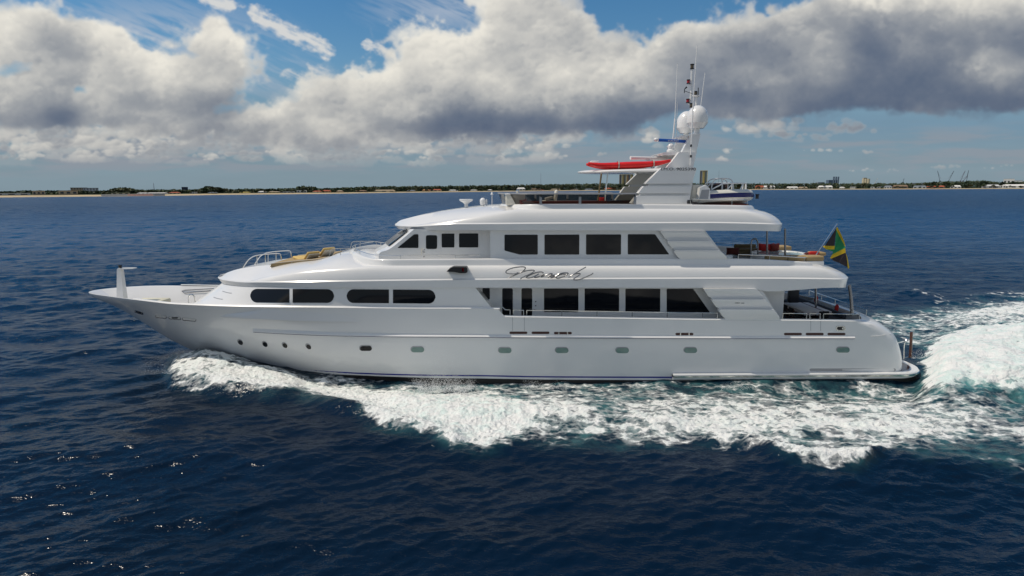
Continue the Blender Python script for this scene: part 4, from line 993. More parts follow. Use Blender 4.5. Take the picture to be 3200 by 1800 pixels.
# side-deck rails over the bulwark, main deck
for a, c in ((1564, 1594), (1604, 1636), (1646, 2242), (2446.5, 2521), (2531, 2563), (2574, 2690)):
    x0, x1 = P(a, 990, YC - 4.02).x, P(c, 990, YC - 4.02).x; n = max(2, int((x1 - x0) / .25))
    path = [Vector((x, YC - HB(x, ZS(x)) + .06, ZS(x) + .02)) for x in [lerp(x0, x1, i / n) for i in range(n + 1)]]
    rail('bulwark_rail', path, .30 if a != 1646 else .29, .024, 1.62 if a == 1646 else 9, m=STEEL)
for a, c in ((2446.5, 2521), (2531, 2563), (2574, 2690)):
    x0, x1 = P(a, 990, YC - 4.02).x, P(c, 990, YC - 4.02).x; n = max(2, int((x1 - x0) / .25))
    rail('bulwark_rail', mirror([Vector((x, YC - HB(x, ZS(x)) + .06, ZS(x) + .02)) for x in [lerp(x0, x1, i / n) for i in range(n + 1)]]), .30, .024, 9)
xr = XTOP - .1
tr = [Vector((xr, YC - 3.0 + 6.0 * i / 12, ZS(XTOP - .6) + .02)) for i in range(13)]
rail('transom_rail', tr, .32, .022, 1.4)
# foredeck hoops and the low sunpad rails
for yy, dx, dz in ((YC - .75, 0, 0), (YC + .75, 0, 0)):
    pth = [(758, 840), (770, 820), (782, 807), (806, 797), (868, 791.5), (877, 798), (879, 812)]
    A = [P(a, c, YC - .75) for a, c in pth]; A = [Vector((q.x, yy, q.z)) for q in A]
    bb = MB(); bb.tube(bez(A, 5), .03, 8)
    for a, t, bt in ((803, 797, 832), (829, 794.5, 826)): p, q = P(a, t, YC - .75), P(a, bt, YC - .75); bb.tube([(p.x, yy, p.z), (q.x, yy, q.z)], .024, 6)
    bb.build('foredeck_handrail', STEEL, yacht)
for yy in (YC - 2.05, YC + 2.05):
    A = [P(a, c, YC - 2.05) for a, c in ((844, 831), (844, 824), (912, 816.5), (1001, 809), (1029, 801), (1035, 779), (1040, 777), (1113, 775.5), (1121, 779), (1122, 789))]
    A = [Vector((q.x, yy, q.z)) for q in A]; bb = MB(); bb.tube(A, .013, 6)
    for a, t, bt in ((912, 816.5, 824), (1001, 809, 816), (1064, 777, 798)): p, q = P(a, t, YC - 2.05), P(a, bt, YC - 2.05); bb.tube([(p.x, yy, p.z), (q.x, yy, q.z)], .015, 5)
    bb.build('sunpad_rail', RAILG, yacht)
plate(MB(), [(844, 834), (848, 824), (935, 815.5), (1002, 808.5), (1002, 820), (930, 828)], YC - 2.0, 4.0).build('sunpad', TAN, yacht, angle=30)
# bow fittings
bx = P(382, 935, YC - .3).x; zbw = ZS(bx) - .93
bb = MB(); q = lambda px, py: P(px, py, YC)
def quadcol(bb, base, top, wy0, wy1):
    rows = [[Vector((base[0].x, YC - wy0, base[0].z)), Vector((base[1].x, YC - wy0, base[1].z)), Vector((base[1].x, YC + wy0, base[1].z)), Vector((base[0].x, YC + wy0, base[0].z))],
            [Vector((top[0].x, YC - wy1, top[0].z)), Vector((top[1].x, YC - wy1, top[1].z)), Vector((top[1].x, YC + wy1, top[1].z)), Vector((top[0].x, YC + wy1, top[0].z))]]
    bb.grid(rows, close=True); bb.add(rows[1], [(0, 1, 2, 3)])
quadcol(bb, (q(371, 944), q(394, 944)), (q(369.5, 841), q(382, 841)), .2, .12)
bm_ = bb.build('bow_mast', WHITE, yacht, angle=20)
plate(MB(), [(367, 839), (414, 838.5), (414, 840.5), (383, 841.5), (367, 841.5)], YC - .2, .4).build('light_shelf', WHITE, bm_, smooth=False)
MB().lathe(P(376, 839, YC), [(.10, 0), (.10, .03), (.075, .05), (.075, .13), (.10, .15), (.10, .17), (.085, .2)], 12).build('lantern', BLACK, bm_)
zd = lambda px: ZS(P(px, 940, YC).x) - .93
bb = MB(); p0, p1 = P(418, 935, YC), P(508, 930, YC); bb.rbox(((p0.x + p1.x) / 2, YC + .1, zd(460) + .18), (p1.x - p0.x, 1.5, .42), .1); bb.build('bow_locker', mat('locker_cream', (.66, .63, .48), .6), yacht)
w = P(600, 942, YC - .9); zw = zd(600)
wl = MB().lathe((w.x, w.y, zw), [(.2, 0), (.2, .12), (.12, .18), (.12, .34), (.17, .38), (.17, .44)], 16).build('windlass', STEEL, yacht)
MB().tube(bez([(w.x - .17, w.y, zw + .3), (w.x - .17, w.y, zw + .85), (w.x, w.y, zw + 1.02), (w.x + .17, w.y, zw + .85), (w.x + .17, w.y, zw + .3)], 4), .035, 8).build('guard_hoop', STEEL, wl)
MB().tube([(w.x + .2, w.y + .3, zw + .42), (w.x + 1.5, w.y + .3, zw + .45)], .03, 6).build('deck_pipe', DSTEEL, yacht)
bb = MB().rbox((w.x + .95, w.y - .1, zw + .25), (.6, .25, .3), .08); bb.build('mooring_winch', NAVY, yacht)
A = [P(597, 900.5, YC + 3.0), P(606, 906, YC + 3.0), P(687, 903, YC + 3.0), P(683, 897.5, YC + 3.0), P(604, 898.5, YC + 3.0)]
MB().tube([Vector((q.x, YC + HB(q.x, q.z) - .22, q.z)) for q in A], .022, 6, closed=True).build('bulwark_handrail', DSTEEL, yacht)
# stern: platform, rails, post ---------------------------------------------------
zp0, zp1 = P(2500, 1167, YC - 4.15).z, P(2500, 1186, YC - 4.15).z
px_s = P(2104, 1166, YC - 4.15).x; px_e = P(2872, 1165, YC - 3.2).x
def prow(h, xe, z, r=1.5):
    near = [Vector((lerp(px_s, xe - r, i / 30), YC - h, z)) for i in range(31)] + [Vector((xe - r + r * math.sin(a), YC - h + r - r * math.cos(a), z)) for a in [math.pi / 2 * i / 12 for i in range(1, 13)]]
    return near + mirror(reversed(near))
bb = MB(); hz = zp0 - zp1
R_ = [prow(3.9, px_e - .3, zp1), prow(4.1, px_e - .12, zp1), prow(4.16, px_e - .04, zp1 + hz * .2), prow(4.16, px_e - .04, zp1 + hz * .36), prow(4.2, px_e, zp1 + hz * .5), prow(4.2, px_e, zp1 + hz * .86), prow(4.17, px_e - .03, zp0), prow(3.9, px_e - .32, zp0)]
bb.grid(R_, close=True)
for q_ in (R_[0], R_[-1]): n = len(q_) // 2; bb.add(q_, [(i, i + 1, 2 * n - 2 - i, 2 * n - 1 - i) for i in range(n - 1)])
plat = bb.build('swim_platform', WHITE, yacht, angle=30)
bb = MB(); bb.grid([prow(4.195, px_e - .005, zp1 + hz * .44), prow(4.225, px_e + .025, zp1 + hz * .48), prow(4.225, px_e + .025, zp1 + hz * .74), prow(4.195, px_e - .005, zp1 + hz * .78)], close=True); bb.build('rubbing_strip', STEEL, plat, angle=20)
bb = MB(); tk = prow(3.86, px_e - .36, zp0 + .012, 1.3); n = len(tk) // 2; tk = tk[20:n] + tk[n:2 * n - 20]; n -= 20; bb.add(tk, [(i, i + 1, 2 * n - 2 - i, 2 * n - 1 - i) for i in range(n - 1)]); bb.build('teak_deck', DTEAK, plat, smooth=False)
MB().box((px_e - 4.4, YC, zp1 - .62), (7.9, 7.9, 1.2)).build('stern_bottom', BOTTOM, yacht, smooth=False)
yb = P(0, 0, 1).y and YC - 1.4
bp = [P(2848.5, 1037, yb), P(2842, 1142, yb)]
MB().tube([(bp[1].x, yb, zp0), (bp[0].x, yb, bp[0].z)], .075, 12).build('stern_post', DTEAK, yacht)
for dy in (-.35, .05):
    A = [P(2823, 1130, yb + dy), P(2825, 1085, yb + dy), P(2829, 1065, yb + dy), P(2838, 1060.5, yb + dy), P(2846, 1060.5, yb + dy)]
    A[0].z = zp0; A[-1].y = yb; bb = MB().tube(bez(A, 4), .03, 8); p = P(2828, 1117, yb + dy); bb.tube([p, (bp[1].x, yb, p.z)], .016, 6); bb.build('boarding_handrail', STEEL, yacht)
# stanchions carrying the overhangs
MB().tube(bez([P(2654, 890, YC - 3.6), P(2659, 927, YC - 3.6), P(2663, 985, YC - 3.6)], 5), .075, 10).build('stanchion', DSTEEL, yacht)
MB().tube([P(2549, 890, YC - .2), P(2549, 985, YC - .2)], .06, 8).build('stanchion', DSTEEL, yacht)
for a, t, bt, yy in ((2397, 716, 800, YC - 1.2), (2453.5, 714, 805, YC - 2.6)): MB().tube([P(a, t, yy), P(a, bt, yy)], .05, 10).build('stanchion', DSTEEL, yacht)
# ------------------------------------------------------------------ sundeck, mast and everything on deck
Q = lambda x, y, k, ox, oy: (ox + x / k, oy + y / k)
C5 = lambda L: [Q(a, c, 2.787, 1750, 180) for a, c in L]
C2 = lambda L: [Q(a, c, 6.037, 1790, 420) for a, c in L]
ZSD = t_sh.zf(8)                               # sundeck floor
# tinted screen round the flybridge
sxe = P(1995, 612, YC - 3.5).x
base = [p for p in shrink(s_tp, .06, .02).pts() [:len(s_tp.pts()) // 2] if p.x < sxe]
zr = P(1700, 606.5, YC - 3.5).z
top = []
for p in base:
    k = float(sstep(0, 5, p.x - base[0].x)); top.append(Vector((p.x - .22 * (1 - k), p.y - .12 * float(sstep(0, 1.5, YC - p.y)), zr + .03 * (1 - k))))
B_ = base[:0:-1] and base; full_b = mirror(reversed(base[1:])) + base; full_t = mirror(reversed(top[1:])) + top
bb = MB(); bb.grid([full_b, full_t]); scr = bb.build('wind_screen', ACRYL, yacht, angle=50)
MB().tube(full_t, .035, 6).build('screen_rail', GREYM, scr)
for px in (1691, 1811, 1990):
    xx = P(px, 620, YC - 3.5).x
    for sg in (0, 1):
        i = min(range(len(base)), key=lambda j: abs(base[j].x - xx)); a, c = base[i], top[i]
        if sg: a, c = mirror([a, c])
        MB().box((a + c) / 2, (.12, .05, (c - a).length)).build('screen_post', GREYM, scr, smooth=False)
# mast arch: two raked wings of stacked slabs
arch_sl = [[(2062, 528.5), (2068, 523.5), (2172, 522.7), (2177.5, 527), (2161, 574), (2015, 574.5)], [(2010, 582), (2160, 582), (2156.5, 604), (1993, 604.5)], [(1990, 611.5), (2156, 611.5), (2152.5, 636), (1971, 636)]]
back = [(2066, 530), (2172, 530), (2153, 636), (1978, 636)]
for sg in (-1, 1):
    fl = (lambda L: L) if sg < 0 else mirror
    aw = MB().prism(fl(PP(back, YC - 2.55)), (0, -.32 * sg, 0)).build('arch_wing', WHITE, yacht, smooth=False)
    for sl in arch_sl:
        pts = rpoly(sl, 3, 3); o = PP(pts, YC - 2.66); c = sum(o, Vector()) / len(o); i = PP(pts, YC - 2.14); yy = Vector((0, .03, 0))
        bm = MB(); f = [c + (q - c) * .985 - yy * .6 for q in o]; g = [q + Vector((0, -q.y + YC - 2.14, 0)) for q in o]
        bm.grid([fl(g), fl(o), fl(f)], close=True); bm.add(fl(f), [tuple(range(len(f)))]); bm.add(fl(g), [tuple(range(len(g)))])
        sb = bm.build('arch_slab', WHITE if sg < 0 else CREAM, aw, angle=30)  # far slabs cream: warm light bounced off the deck put into the colour
text('number_lettering', 'I.M.O. 9025390', 2066, 532.5, 2174, YC - 2.70, LETTER, [o for o in COL.objects if o.name == 'arch_wing'][0], .14)
# hardtop
h_b = Ring([(1810, 541), (2060, 536), (2150, 535)], 2.35, NX(1806, 540), P(2150, 535, YC - 2).x, Ln=2.6, pn=2, qn=.5, Lt=.5)
h_t = Ring([(1806, 536), (1900, 532), (2060, 528), (2150, 528)], 2.35, NX(1804, 538), P(2150, 528, YC - 2).x, Ln=2.6, pn=2, qn=.5, Lt=.5)
ht = loft([shrink(h_b, .25, -.02), shrink(h_b, .05, 0), mixring(h_b, h_t, .5), shrink(h_t, .03, -.01), shrink(h_t, .2, .04)]).build('hardtop', WHITE, yacht, angle=50)
MB().tube([P(1868, 632, YC + 1.5), P(1880, 538, YC + 1.5)], .05, 8).build('hardtop_post', TAN, yacht)
MB().tube([P(1889, 632, YC - 1.5), P(1899, 540, YC - 1.5)], .04, 8).build('hardtop_post', STEEL, yacht)
# upper mast: two tiers of legs
def legs(name, pts, y, t, m=WHITE):
    for sg in (-1, 1):
        o = PP(rpoly(pts, 2, 2), y); c = sum(o, Vector()) / len(o); f = [c + (q - c) * .98 + Vector((0, -.02, 0)) for q in o]; g = [q + Vector((0, t, 0)) for q in o]
        R = [g, o, f]; R = R if sg < 0 else [mirror(r) for r in R]
        bm = MB(); bm.grid(R, close=True); bm.add(R[2], [tuple(range(len(f)))]); bm.add(R[0], [tuple(range(len(f)))]); bm.build(name, m, yacht, angle=30)
legs('mast_leg', C5([(930, 960), (1035, 822), (1190, 820), (1160, 960)]), YC - 1.5, .34)
legs('mast_leg', C5([(1060, 822), (1135, 672), (1225, 662), (1188, 822)]), YC - 1.25, .34)
plate(MB(), C5([(885, 834), (900, 826), (1192, 816), (1192, 834), (1040, 848), (900, 850)]), YC - 1.25, 2.5).build('radar_shelf', WHITE, yacht, angle=30)
plate(MB(), C5([(1060, 678), (1130, 668), (1215, 664), (1215, 674), (1065, 690)]), YC - 1.3, 2.6).build('dome_shelf', WHITE, yacht, angle=30)
MB().prism(PP(C5([(1000, 960), (1050, 830), (1120, 830), (1120, 960)]), YC - .5), (0, 1.0, 0)).build('mast_trunk', CREAM, yacht, smooth=False)
def dome(px, ptop, pbot, pw, y):
    c = P(px, pbot, y); t = P(px, ptop, y); r = (P(px + pw / 2, pbot, y) - c).length; H = t.z - c.z
    prof = [(r * .62, 0), (r * .93, H * .20), (r * .99, H * .24), (r, H * .33), (r, H * .45)] + [(r * math.cos(a), H * .45 + H * .55 * math.sin(a)) for a in [math.pi / 2 * i / 10 for i in range(1, 11)]]
    prof[-1] = (.004, H)
    d = MB().lathe(c, prof, 28).build('satellite_dome', WHITE, yacht, angle=25)
    MB().lathe(c + Vector((0, 0, -.3)), [(.2, 0), (.2, .05), (.15, .07), (.15, .31)], 12).build('dome_pedestal', WHITE, d)
dome(2178, 329, 402, 65, YC - 1.0); dome(2144, 347, 417, 60, YC + 1.25)
def lantern(c, r, h, m, bracket=None):
    o = MB().lathe(c, [(r, 0), (r, h * .15), (r * .8, h * .2), (r * .8, h * .78), (r * 1.0, h * .82), (r, h)], 12).build('lantern', BLACK, yacht)
    MB().lathe(Vector(c) + Vector((0, 0, h * .2)), [(r * .83, 0), (r * .83, h * .58)], 12).build('lens', m, o)
    if bracket: MB().tube([bracket, c], .03, 6).build('lamp_bracket', WHITE, o)
ym = YC + .25
MB().tube([P(2160, 346, ym), P(2157.5, 320, ym), P(2160, 285, ym), P(2162, 215, ym)], .055, 8).build('light_pole', WHITE, yacht)
lantern(P(2162.5, 216, ym), .11, .26, AMBER); lantern(P(2151, 262, ym), .10, .22, LAMPRED, P(2161, 266, ym)); lantern(P(2149, 322, ym), .10, .22, LAMPRED, P(2159, 328, ym)); lantern(P(2160, 336, ym - .2), .10, .22, AMBER)
d_ = MB().tube([P(2175, 335, YC), P(2176, 300, YC)], .07, 8).build('sensor_post', WHITE, yacht)
MB().lathe(P(2175.5, 304, YC), [(.10, 0), (.22, .05), (.22, .09), (.1, .1)], 16).build('sensor_plate', WHITE, d_)
lantern(P(2173, 297, YC), .09, .2, AMBER)
for a, c, t in ((2178, 297, 285), (2182, 297, 274)): MB().tube([P(a, c, YC), P(a, t, YC)], .022, 6).build('antenna_stub', BLACK, yacht)
vn_ = MB().tube([P(2164, 293, YC), P(2140, 284.5, YC)], .014, 5).build('wind_vane', BLACK, yacht)
MB().tube([P(2138.5, 291, YC), P(2139, 279, YC), P(2146, 272, YC)], [.02, .022, .05], 6).build('vane_tail', BLACK, vn_)
for L, r in ([[(2103, 438), (2109, 372)], .045], [[(2109, 372), (2117, 198)], .02], [[(2114, 438), (2116, 318)], .018], [[(2190, 330), (2203, 228)], .018], [[(2166, 324), (2171.5, 241), (2178, 142)], .02]):
    MB().tube([P(a, c, YC - .6) for a, c in L], r, 5).build('whip_antenna', WHITE, yacht)
MB().tube([P(2157, 519, YC - 1.62), P(2161, 428, YC - 1.62), P(2166.5, 323, YC - 1.62)], .032, 6).build('antenna_pole', WHITE, yacht)
for a, c in ((2159, 492), (2159.5, 459)): MB().lathe(P(a, c, YC - 1.62), [(.05, 0), (.05, .12)], 8).build('pole_clamp', BLACK, yacht)
# scanners
rb = MB().rbox(P(2101, 440, YC - .9) , (1.72, .16, .16), .05, rot=Matrix.Rotation(math.radians(3.2), 3, 'Y')).build('radar_scanner', BLUEP, yacht, angle=40)
MB().rbox(P(2051, 436.5, YC - .93), (.26, .24, .2), .08, rot=Matrix.Rotation(math.radians(3.2), 3, 'Y')).build('scanner_cap', WHITE, rb, angle=50)
text('scanner_lettering', 'FURUNO', 2088, 442.8, 2120, YC - 1.0, WHITE, rb, .085)
MB().lathe(P(2095, 478, YC - .9), [(.22, 0), (.24, .12), (.16, .2), (.2, .34), (.16, .42), (.08, .5)], 16).build('radar_pedestal', WHITE, yacht, angle=50)
r2 = MB().tube([P(1970, 493.5, YC - .3), P(2084, 496, YC + .3)], .10, 12).build('radar_scanner', WHITE, yacht, angle=40)
MB().lathe(P(2025, 520, YC), [(.25, 0), (.25, .15), (.12, .25), (.1, .4)], 14).build('radar_pedestal', WHITE, yacht, angle=50)
MB().rbox(P(1858, 508, YC + .4), (.5, .3, .2), .06).build('deck_box', WHITE, ht)
# small fittings on the pilothouse roof
d0 = P(1457, 648, YC - .3); MB().lathe(P(1457, 652, YC - .3), [(.10, 0), (.10, .26), (.2, .34), (.36, .42), (.38, .5), (.36, .52)], 20).build('dish_antenna', WHITE, yacht, angle=40)
MB().lathe(P(1509, 645, YC - .3), [(.08, 0), (.08, .08), (.15, .1), (.17, .3)] + [(.17 * math.cos(a), .3 + .17 * math.sin(a)) for a in (.4, .8, 1.2, 1.5)], 16).build('gps_dome', WHITE, yacht, angle=40)
for a, c, t, r in ((1521, 643, 622, .03), (1537.5, 643, 600, .022)): MB().tube([P(a, c, YC - .3), P(a, t, YC - .3)], r, 6).build('roof_antenna', WHITE, yacht)
MB().lathe(P(1537.5, 608, YC - .3), [(.09, 0), (.02, .14)], 8).build('antenna_cone', WHITE, yacht)
# flybridge console, benches, carpet line
con = MB().rbox(P(1610, 622, YC - 1.6) + Vector((0, 0, 0)), (1.0, 1.6, .62), .1).build('helm_console', CREAM, yacht, angle=40)
MB().rbox(P(1612, 606, YC - 1.6), (1.15, 1.7, .07), .03).build('console_top', WHITE, con)
MB().lathe(P(1617, 602, YC - 1.5), [(.05, 0), (.09, .06), (.06, .14)], 10).build('console_compass', STEEL, con)
MB().rbox(P(1845, 634, YC + 1.6), (5.0, 1.2, .30), .04).build('sundeck_bench', DTEAK, yacht)
MB().rbox(P(1760, 633, YC - 2.6), (4.4, .5, .16), .04).build('bench_pad', DRED, yacht)
# davit and rail aft on the sundeck
dv = MB().rbox(P(2174, 604, YC - 1.0), (.62, .8, .9), .08).build('davit_base', CREAM, yacht, angle=40)
plate(MB(), [(2188, 587), (2194, 584), (2207, 578.5), (2219, 590), (2219, 623), (2183, 623)], YC - 1.9, 1.0).build('davit_housing', WHITE, dv, angle=30)
plate(MB(), [(2193, 593), (2217, 592), (2213, 622), (2185, 622)], YC - 1.92, .05).build('housing_door', GREYM, dv, smooth=False)
MB().tube([P(2203, 578, YC - 1.2), P(2206, 572, YC - 1.2), P(2222, 571, YC - 1.2)], .03, 6).build('davit_handle', STEEL, dv)
sr = [p for p in shrink(s_tp, .2, .02).pts()[:len(s_tp.pts()) // 2] if p.x > P(2158, 640, YC - 3.4).x]
rail('sundeck_rail', sr, .26, .018, 2.0); rail('sundeck_rail', mirror(sr), .26, .016, 2.0)
MB().lathe(P(2366, 621, YC - .6), [(.10, 0), (.10, .02), (.08, .05), (.085, .2), (.11, .22), (.11, .25)], 12).build('stern_lantern', BLACK, yacht)
MB().rbox(P(2155, 631, YC - 3.0), (.22, .3, .2), .05).build('line_reel', BLACK, yacht)
for px, z in ((2278, 633),): MB().rbox((P(px, z, YC - 1.5).x, YC - .6, ZSD + .1), (2.2, 1.6, .25), .04).build('boat_cradle', DRED, yacht)
# ------------------------------------------------------------------ tender
def tender():
    c = P(2262, 640, YC - .9); z0 = ZSD + .12; x0, x1 = P(2176, 610, YC - .9).x, P(2349, 610, YC - .9).x
    t = thing('tender_boat', (c.x, YC - .4, z0), 'small inflatable tender with navy stripe and white rail on the aft sundeck', 'dinghy')
    W = .80; yc = YC - .4; r = .31; zt = P(2290, 610, YC - 1.1).z
    path = [Vector((x0, yc - W, zt - .1)), Vector((lerp(x0, x1, .35), yc - W, zt - .03)), Vector((lerp(x0, x1, .65), yc - W * .97, zt)), Vector((lerp(x0, x1, .85), yc - W * .72, zt)), Vector((x1 - .12, yc - W * .3, zt - .01)), Vector((x1 - .04, yc, zt - .01))]
    path = bez(path, 7); full = path + [Vector((p.x, 2 * yc - p.y, p.z)) for p in reversed(path[:-1])]
    MB().tube(full, r, 18).build('tube', mat('hypalon_white', (.66, .65, .60), .45), t, angle=60)
    # stripe: partial ring just outside the tube
    rows = []; N = len(full); ctr = Vector((lerp(x0, x1, .3), yc, zt))
    for k in range(6):
        a = math.radians(-20 + 44 * k / 5); row = []
        for i, p in enumerate(full):
            tg = (full[min(i + 1, N - 1)] - full[max(i - 1, 0)]); tg.z = 0; tg.normalize(); o = Vector((tg.y, -tg.x, 0)) 
            if o.dot(p - ctr) < 0: o = -o
            row.append(p + (o * math.cos(a) + Vector((0, 0, 1)) * math.sin(a)) * (r + .008))
        rows.append(row)
    bb = MB(); bb.grid(rows); bb.build('stripe', NAVY, t, angle=60)
    rows = []
    for s_, hw, zz in ((0, 1, 0), (.35, 1, 0), (.65, .95, 0), (.85, .66, .04), (.97, .25, .12)):
        x = lerp(x0, x1, s_); w = W * hw; rows.append([(x, yc - w, zt - .12), (x, yc - w * .75, zt - .34), (x, yc, z0 + zz), (x, yc + w * .75, zt - .34), (x, yc + w, zt - .12)])
    bb = MB(); bb.grid(rows); bb.build('hull', mat('tender_hull', (.55, .47, .43), .4), t, angle=60)
    bb = MB(); bb.rbox((lerp(x0, x1, .45), yc, zt + .02), ((x1 - x0) * .8, 1.2, .12), .04); bb.build('deck', CREAM, t)
    cc = (lerp(x0, x1, .43), yc, zt + .28)
    cn = MB().rbox(cc, (.62, .8, .56), .08).build('console', DARKF, t)
    MB().rbox((cc[0] + .1, yc, zt + .5), (.7, .7, .3), .06).build('seat', DTEAK, t)
    hoop = [(cc[0] - .45, yc, zt + .1), (cc[0] - .42, yc, zt + .62), (cc[0] - .2, yc, zt + .86), (cc[0] + .4, yc, zt + .88), (cc[0] + .66, yc, zt + .7), (cc[0] + .75, yc, zt + .1)]
    for dy in (-.42, .42): MB().tube(bez([(a, yc + dy, c_) for a, b_, c_ in hoop], 4), .032, 7).build('hoop', WHITE, t)
    MB().tube([(cc[0] + .1, yc - .42, zt + .88), (cc[0] + .12, yc - .42, zt + .1)], .045, 7).build('hoop_post', WHITE, t)
    rl_ = [p + Vector((0, 0, .62 + .04 * i / len(full))) + (ctr - p).normalized() * .1 for i, p in enumerate(full)]
    k0 = int(N * .08); rl2 = rl_[k0:N - k0]; rl2[0] += Vector((0, 0, -.28)); rl2[-1] += Vector((0, 0, -.28)); rl2[1] += Vector((0, 0, -.2)); rl2[2] += Vector((0, 0, -.14)); rl2[3] += Vector((0, 0, -.09)); rl2[-2] += Vector((0, 0, -.2)); rl2[-3] += Vector((0, 0, -.14))
    MB().tube(rl2, .036, 7).build('rail', WHITE, t)
    for f in (.16, .27, .40, .47, .53, .6, .73, .84):
        i = int(N * f); a = full[i] + Vector((0, 0, r * .9)); j = min(N - 1, i + (3 if f < .3 else 0)); MB().tube([a + (ctr - a).normalized() * .1, rl_[j]], .034, 6).build('rail_post', WHITE, t)
tender()
# ------------------------------------------------------------------ kayaks on the hardtop
def kayak(x0, x1, yc, z, label, dz=0):
    t = thing('kayak', ((x0 + x1) / 2, yc, z), label, 'kayak', 'kayaks lashed on the hardtop')
    L = x1 - x0; rows = []
    for i in range(25):
        s = i / 24; w = .33 * max(1 - abs(2 * s - 1) ** 2.2, 0) ** .8 + .012; x = lerp(x0, x1, s); rk = .30 * abs(2 * s - 1) ** 3.5
        h = .17 * (1 - .35 * abs(2 * s - 1) ** 2); zc = z + .19 + rk * .55 + dz * s
        rows.append([Vector((x, yc + w * math.cos(a), zc + (h if math.sin(a) > 0 else h * 1.1) * (abs(math.sin(a)) ** .8) * (1 if math.sin(a) > 0 else -1) * (.55 + .45 * w / .33))) for a in [2 * math.pi * k / 16 for k in range(16)]])
    bb = MB(); bb.grid(rows, close=True); bb.add(rows[0], [tuple(range(16))]); bb.add(rows[-1], [tuple(range(16))]); bb.build('hull', RED, t, angle=70)
    bb = MB(); cc = Vector((lerp(x0, x1, .52), yc, z + .36)); bb.tube([cc + Vector((.42 * math.cos(a), .2 * math.sin(a), 0)) for a in [2 * math.pi * k / 20 for k in range(20)]], .025, 6, closed=True); bb.build('cockpit_rim', BLACK, t)
    for s in (.36, .78):
        x = lerp(x0, x1, s); w = .36; bb = MB(); bb.grid([[(x + dx, yc + w * math.cos(a), z + .19 + dz * s + .215 * math.sin(a)) for a in [2 * math.pi * k / 18 for k in range(18)]] for dx in (-.03, .03)], close=True); bb.build('strap', GREYF, t, angle=60)
kx0, kx1 = P(1838, 520, YC - 1.55).x, P(2096, 512, YC - 1.55).x; kz = h_t.zf(0) + .03
kayak(kx0, kx1, YC - 1.55, kz, 'red kayak strapped along the near edge of the white hardtop', .12)
kx0 = P(1832, 520, YC - .75).x; kayak(kx0, kx0 + 4.0, YC - .75, kz - .02, 'red kayak half hidden behind another kayak on the hardtop', .1)
# ------------------------------------------------------------------ flag
fy = YC - 2.2
fl = thing('flag', P(2555, 790, fy), 'black green and gold saltire flag drooping from a slanted steel staff at the stern', 'flag')
MB().tube([P(2551, 796, fy), P(2616, 699, fy)], .035, 8).build('flagstaff', STEEL, fl)
def flag_cloth():
    # pixel outline of the cloth: hoist along the staff, fly hanging down
    def C(a, c): return Q(a, c, 5.481, 2230, 690)
    hoist = [C(2112, 105), C(2060, 190), C(1990, 275), C(1925, 350), C(1870, 420)]
    fly = [C(2112, 105), C(2185, 250), C(2255, 430), C(2285, 620), C(2310, 810)]
    low = [C(1870, 420), C(1890, 465), C(1975, 505), C(2010, 640), C(2010, 650), C(2150, 740), C(2280, 790), C(2310, 810)]
    polys = {'black': [[C(2100, 130), C(2070, 430), C(1905, 428)], [C(2010, 650), C(2262, 545), C(2295, 700), C(2300, 805), C(2280, 790), C(2150, 720), C(2060, 690)]],
             'gold': [[C(1870, 440), C(1905, 424), C(2078, 428), C(2068, 490), C(1930, 490)], [C(1998, 635), C(2030, 580), C(2255, 462), C(2265, 545), C(2010, 652)], [C(2112, 105), C(2125, 112), C(2190, 240), C(2240, 360), C(2258, 440), C(2240, 430), C(2170, 290), C(2098, 145)], [C(2262, 545), C(2290, 620), C(2325, 800), C(2308, 825), C(2296, 800), C(2290, 700)]],
             'green': [[C(2098, 145), C(2170, 290), C(2250, 440), C(2255, 465), C(2030, 582), C(2050, 530), C(1950, 495), C(1935, 490), C(2068, 490), C(2082, 400)]]}
    cols = {'black': mat('flag_black', (.025, .018, .022), .8), 'gold': mat('flag_gold', (.62, .42, .015), .8), 'green': mat('flag_green', (.012, .22, .075), .8)}
    dep = lambda a, c: fy + .05 + .10 * math.sin((a - 2570) * .11 + (c - 700) * .035)
    bm = MB(); mats = list(cols.values()); fm = []
    V = []; F = []
    for mi, kx in enumerate(cols):
        for pl in polys[kx]:
            k = len(V); V += [P(a, c, dep(a, c)) for a, c in pl]; F.append(tuple(range(k, k + len(pl)))); fm.append(mi)
    k = len(V); B2 = [v + Vector((0, .012, 0)) for v in V]; F2 = [tuple(i + k for i in reversed(f)) for f in F]
    o = mk('cloth', V + B2, F + F2, mats, fl, smooth=False); 
    for p_, q_ in zip(o.data.polygons, fm + fm): p_.material_index = q_
flag_cloth()
# ------------------------------------------------------------------ loose things on the decks
def pillow(px, py, y, sz, label, m=REDC, rot=(0, 0, 0), group=None, cat='cushion', zb=None):
    c = P(px, py, y); bm = bmesh.new(); bmesh.ops.create_cube(bm, size=1); bmesh.ops.subdivide_edges(bm, edges=bm.edges[:], cuts=4, use_grid_fill=True)
    E = Matrix.Rotation(rot[2], 3, 'Z') @ Matrix.Rotation(rot[0], 3, 'X') @ Matrix.Rotation(rot[1], 3, 'Y')
    vs = []
    for v in bm.verts:
        u = v.co * 2; pinch = 1 - .65 * max(abs(u.x), abs(u.z)) ** 4; k = 1 - .10 * (1 - max(abs(u.x), abs(u.z)) ** 2) * 0
        vs.append(c + E @ Vector((u.x * sz[0] / 2 * (1 - .08 * (1 - abs(u.z)) * abs(u.x)), u.y * sz[1] / 2 * pinch, u.z * sz[2] / 2 * (1 - .08 * (1 - abs(u.x)) * abs(u.z)))))
    bm.verts.index_update(); fs = [tuple(v.index for v in f.verts) for f in bm.faces]; bm.free()
    o = mk('cushion', vs, fs, m, None, angle=80); return tag(o, label, cat, group)
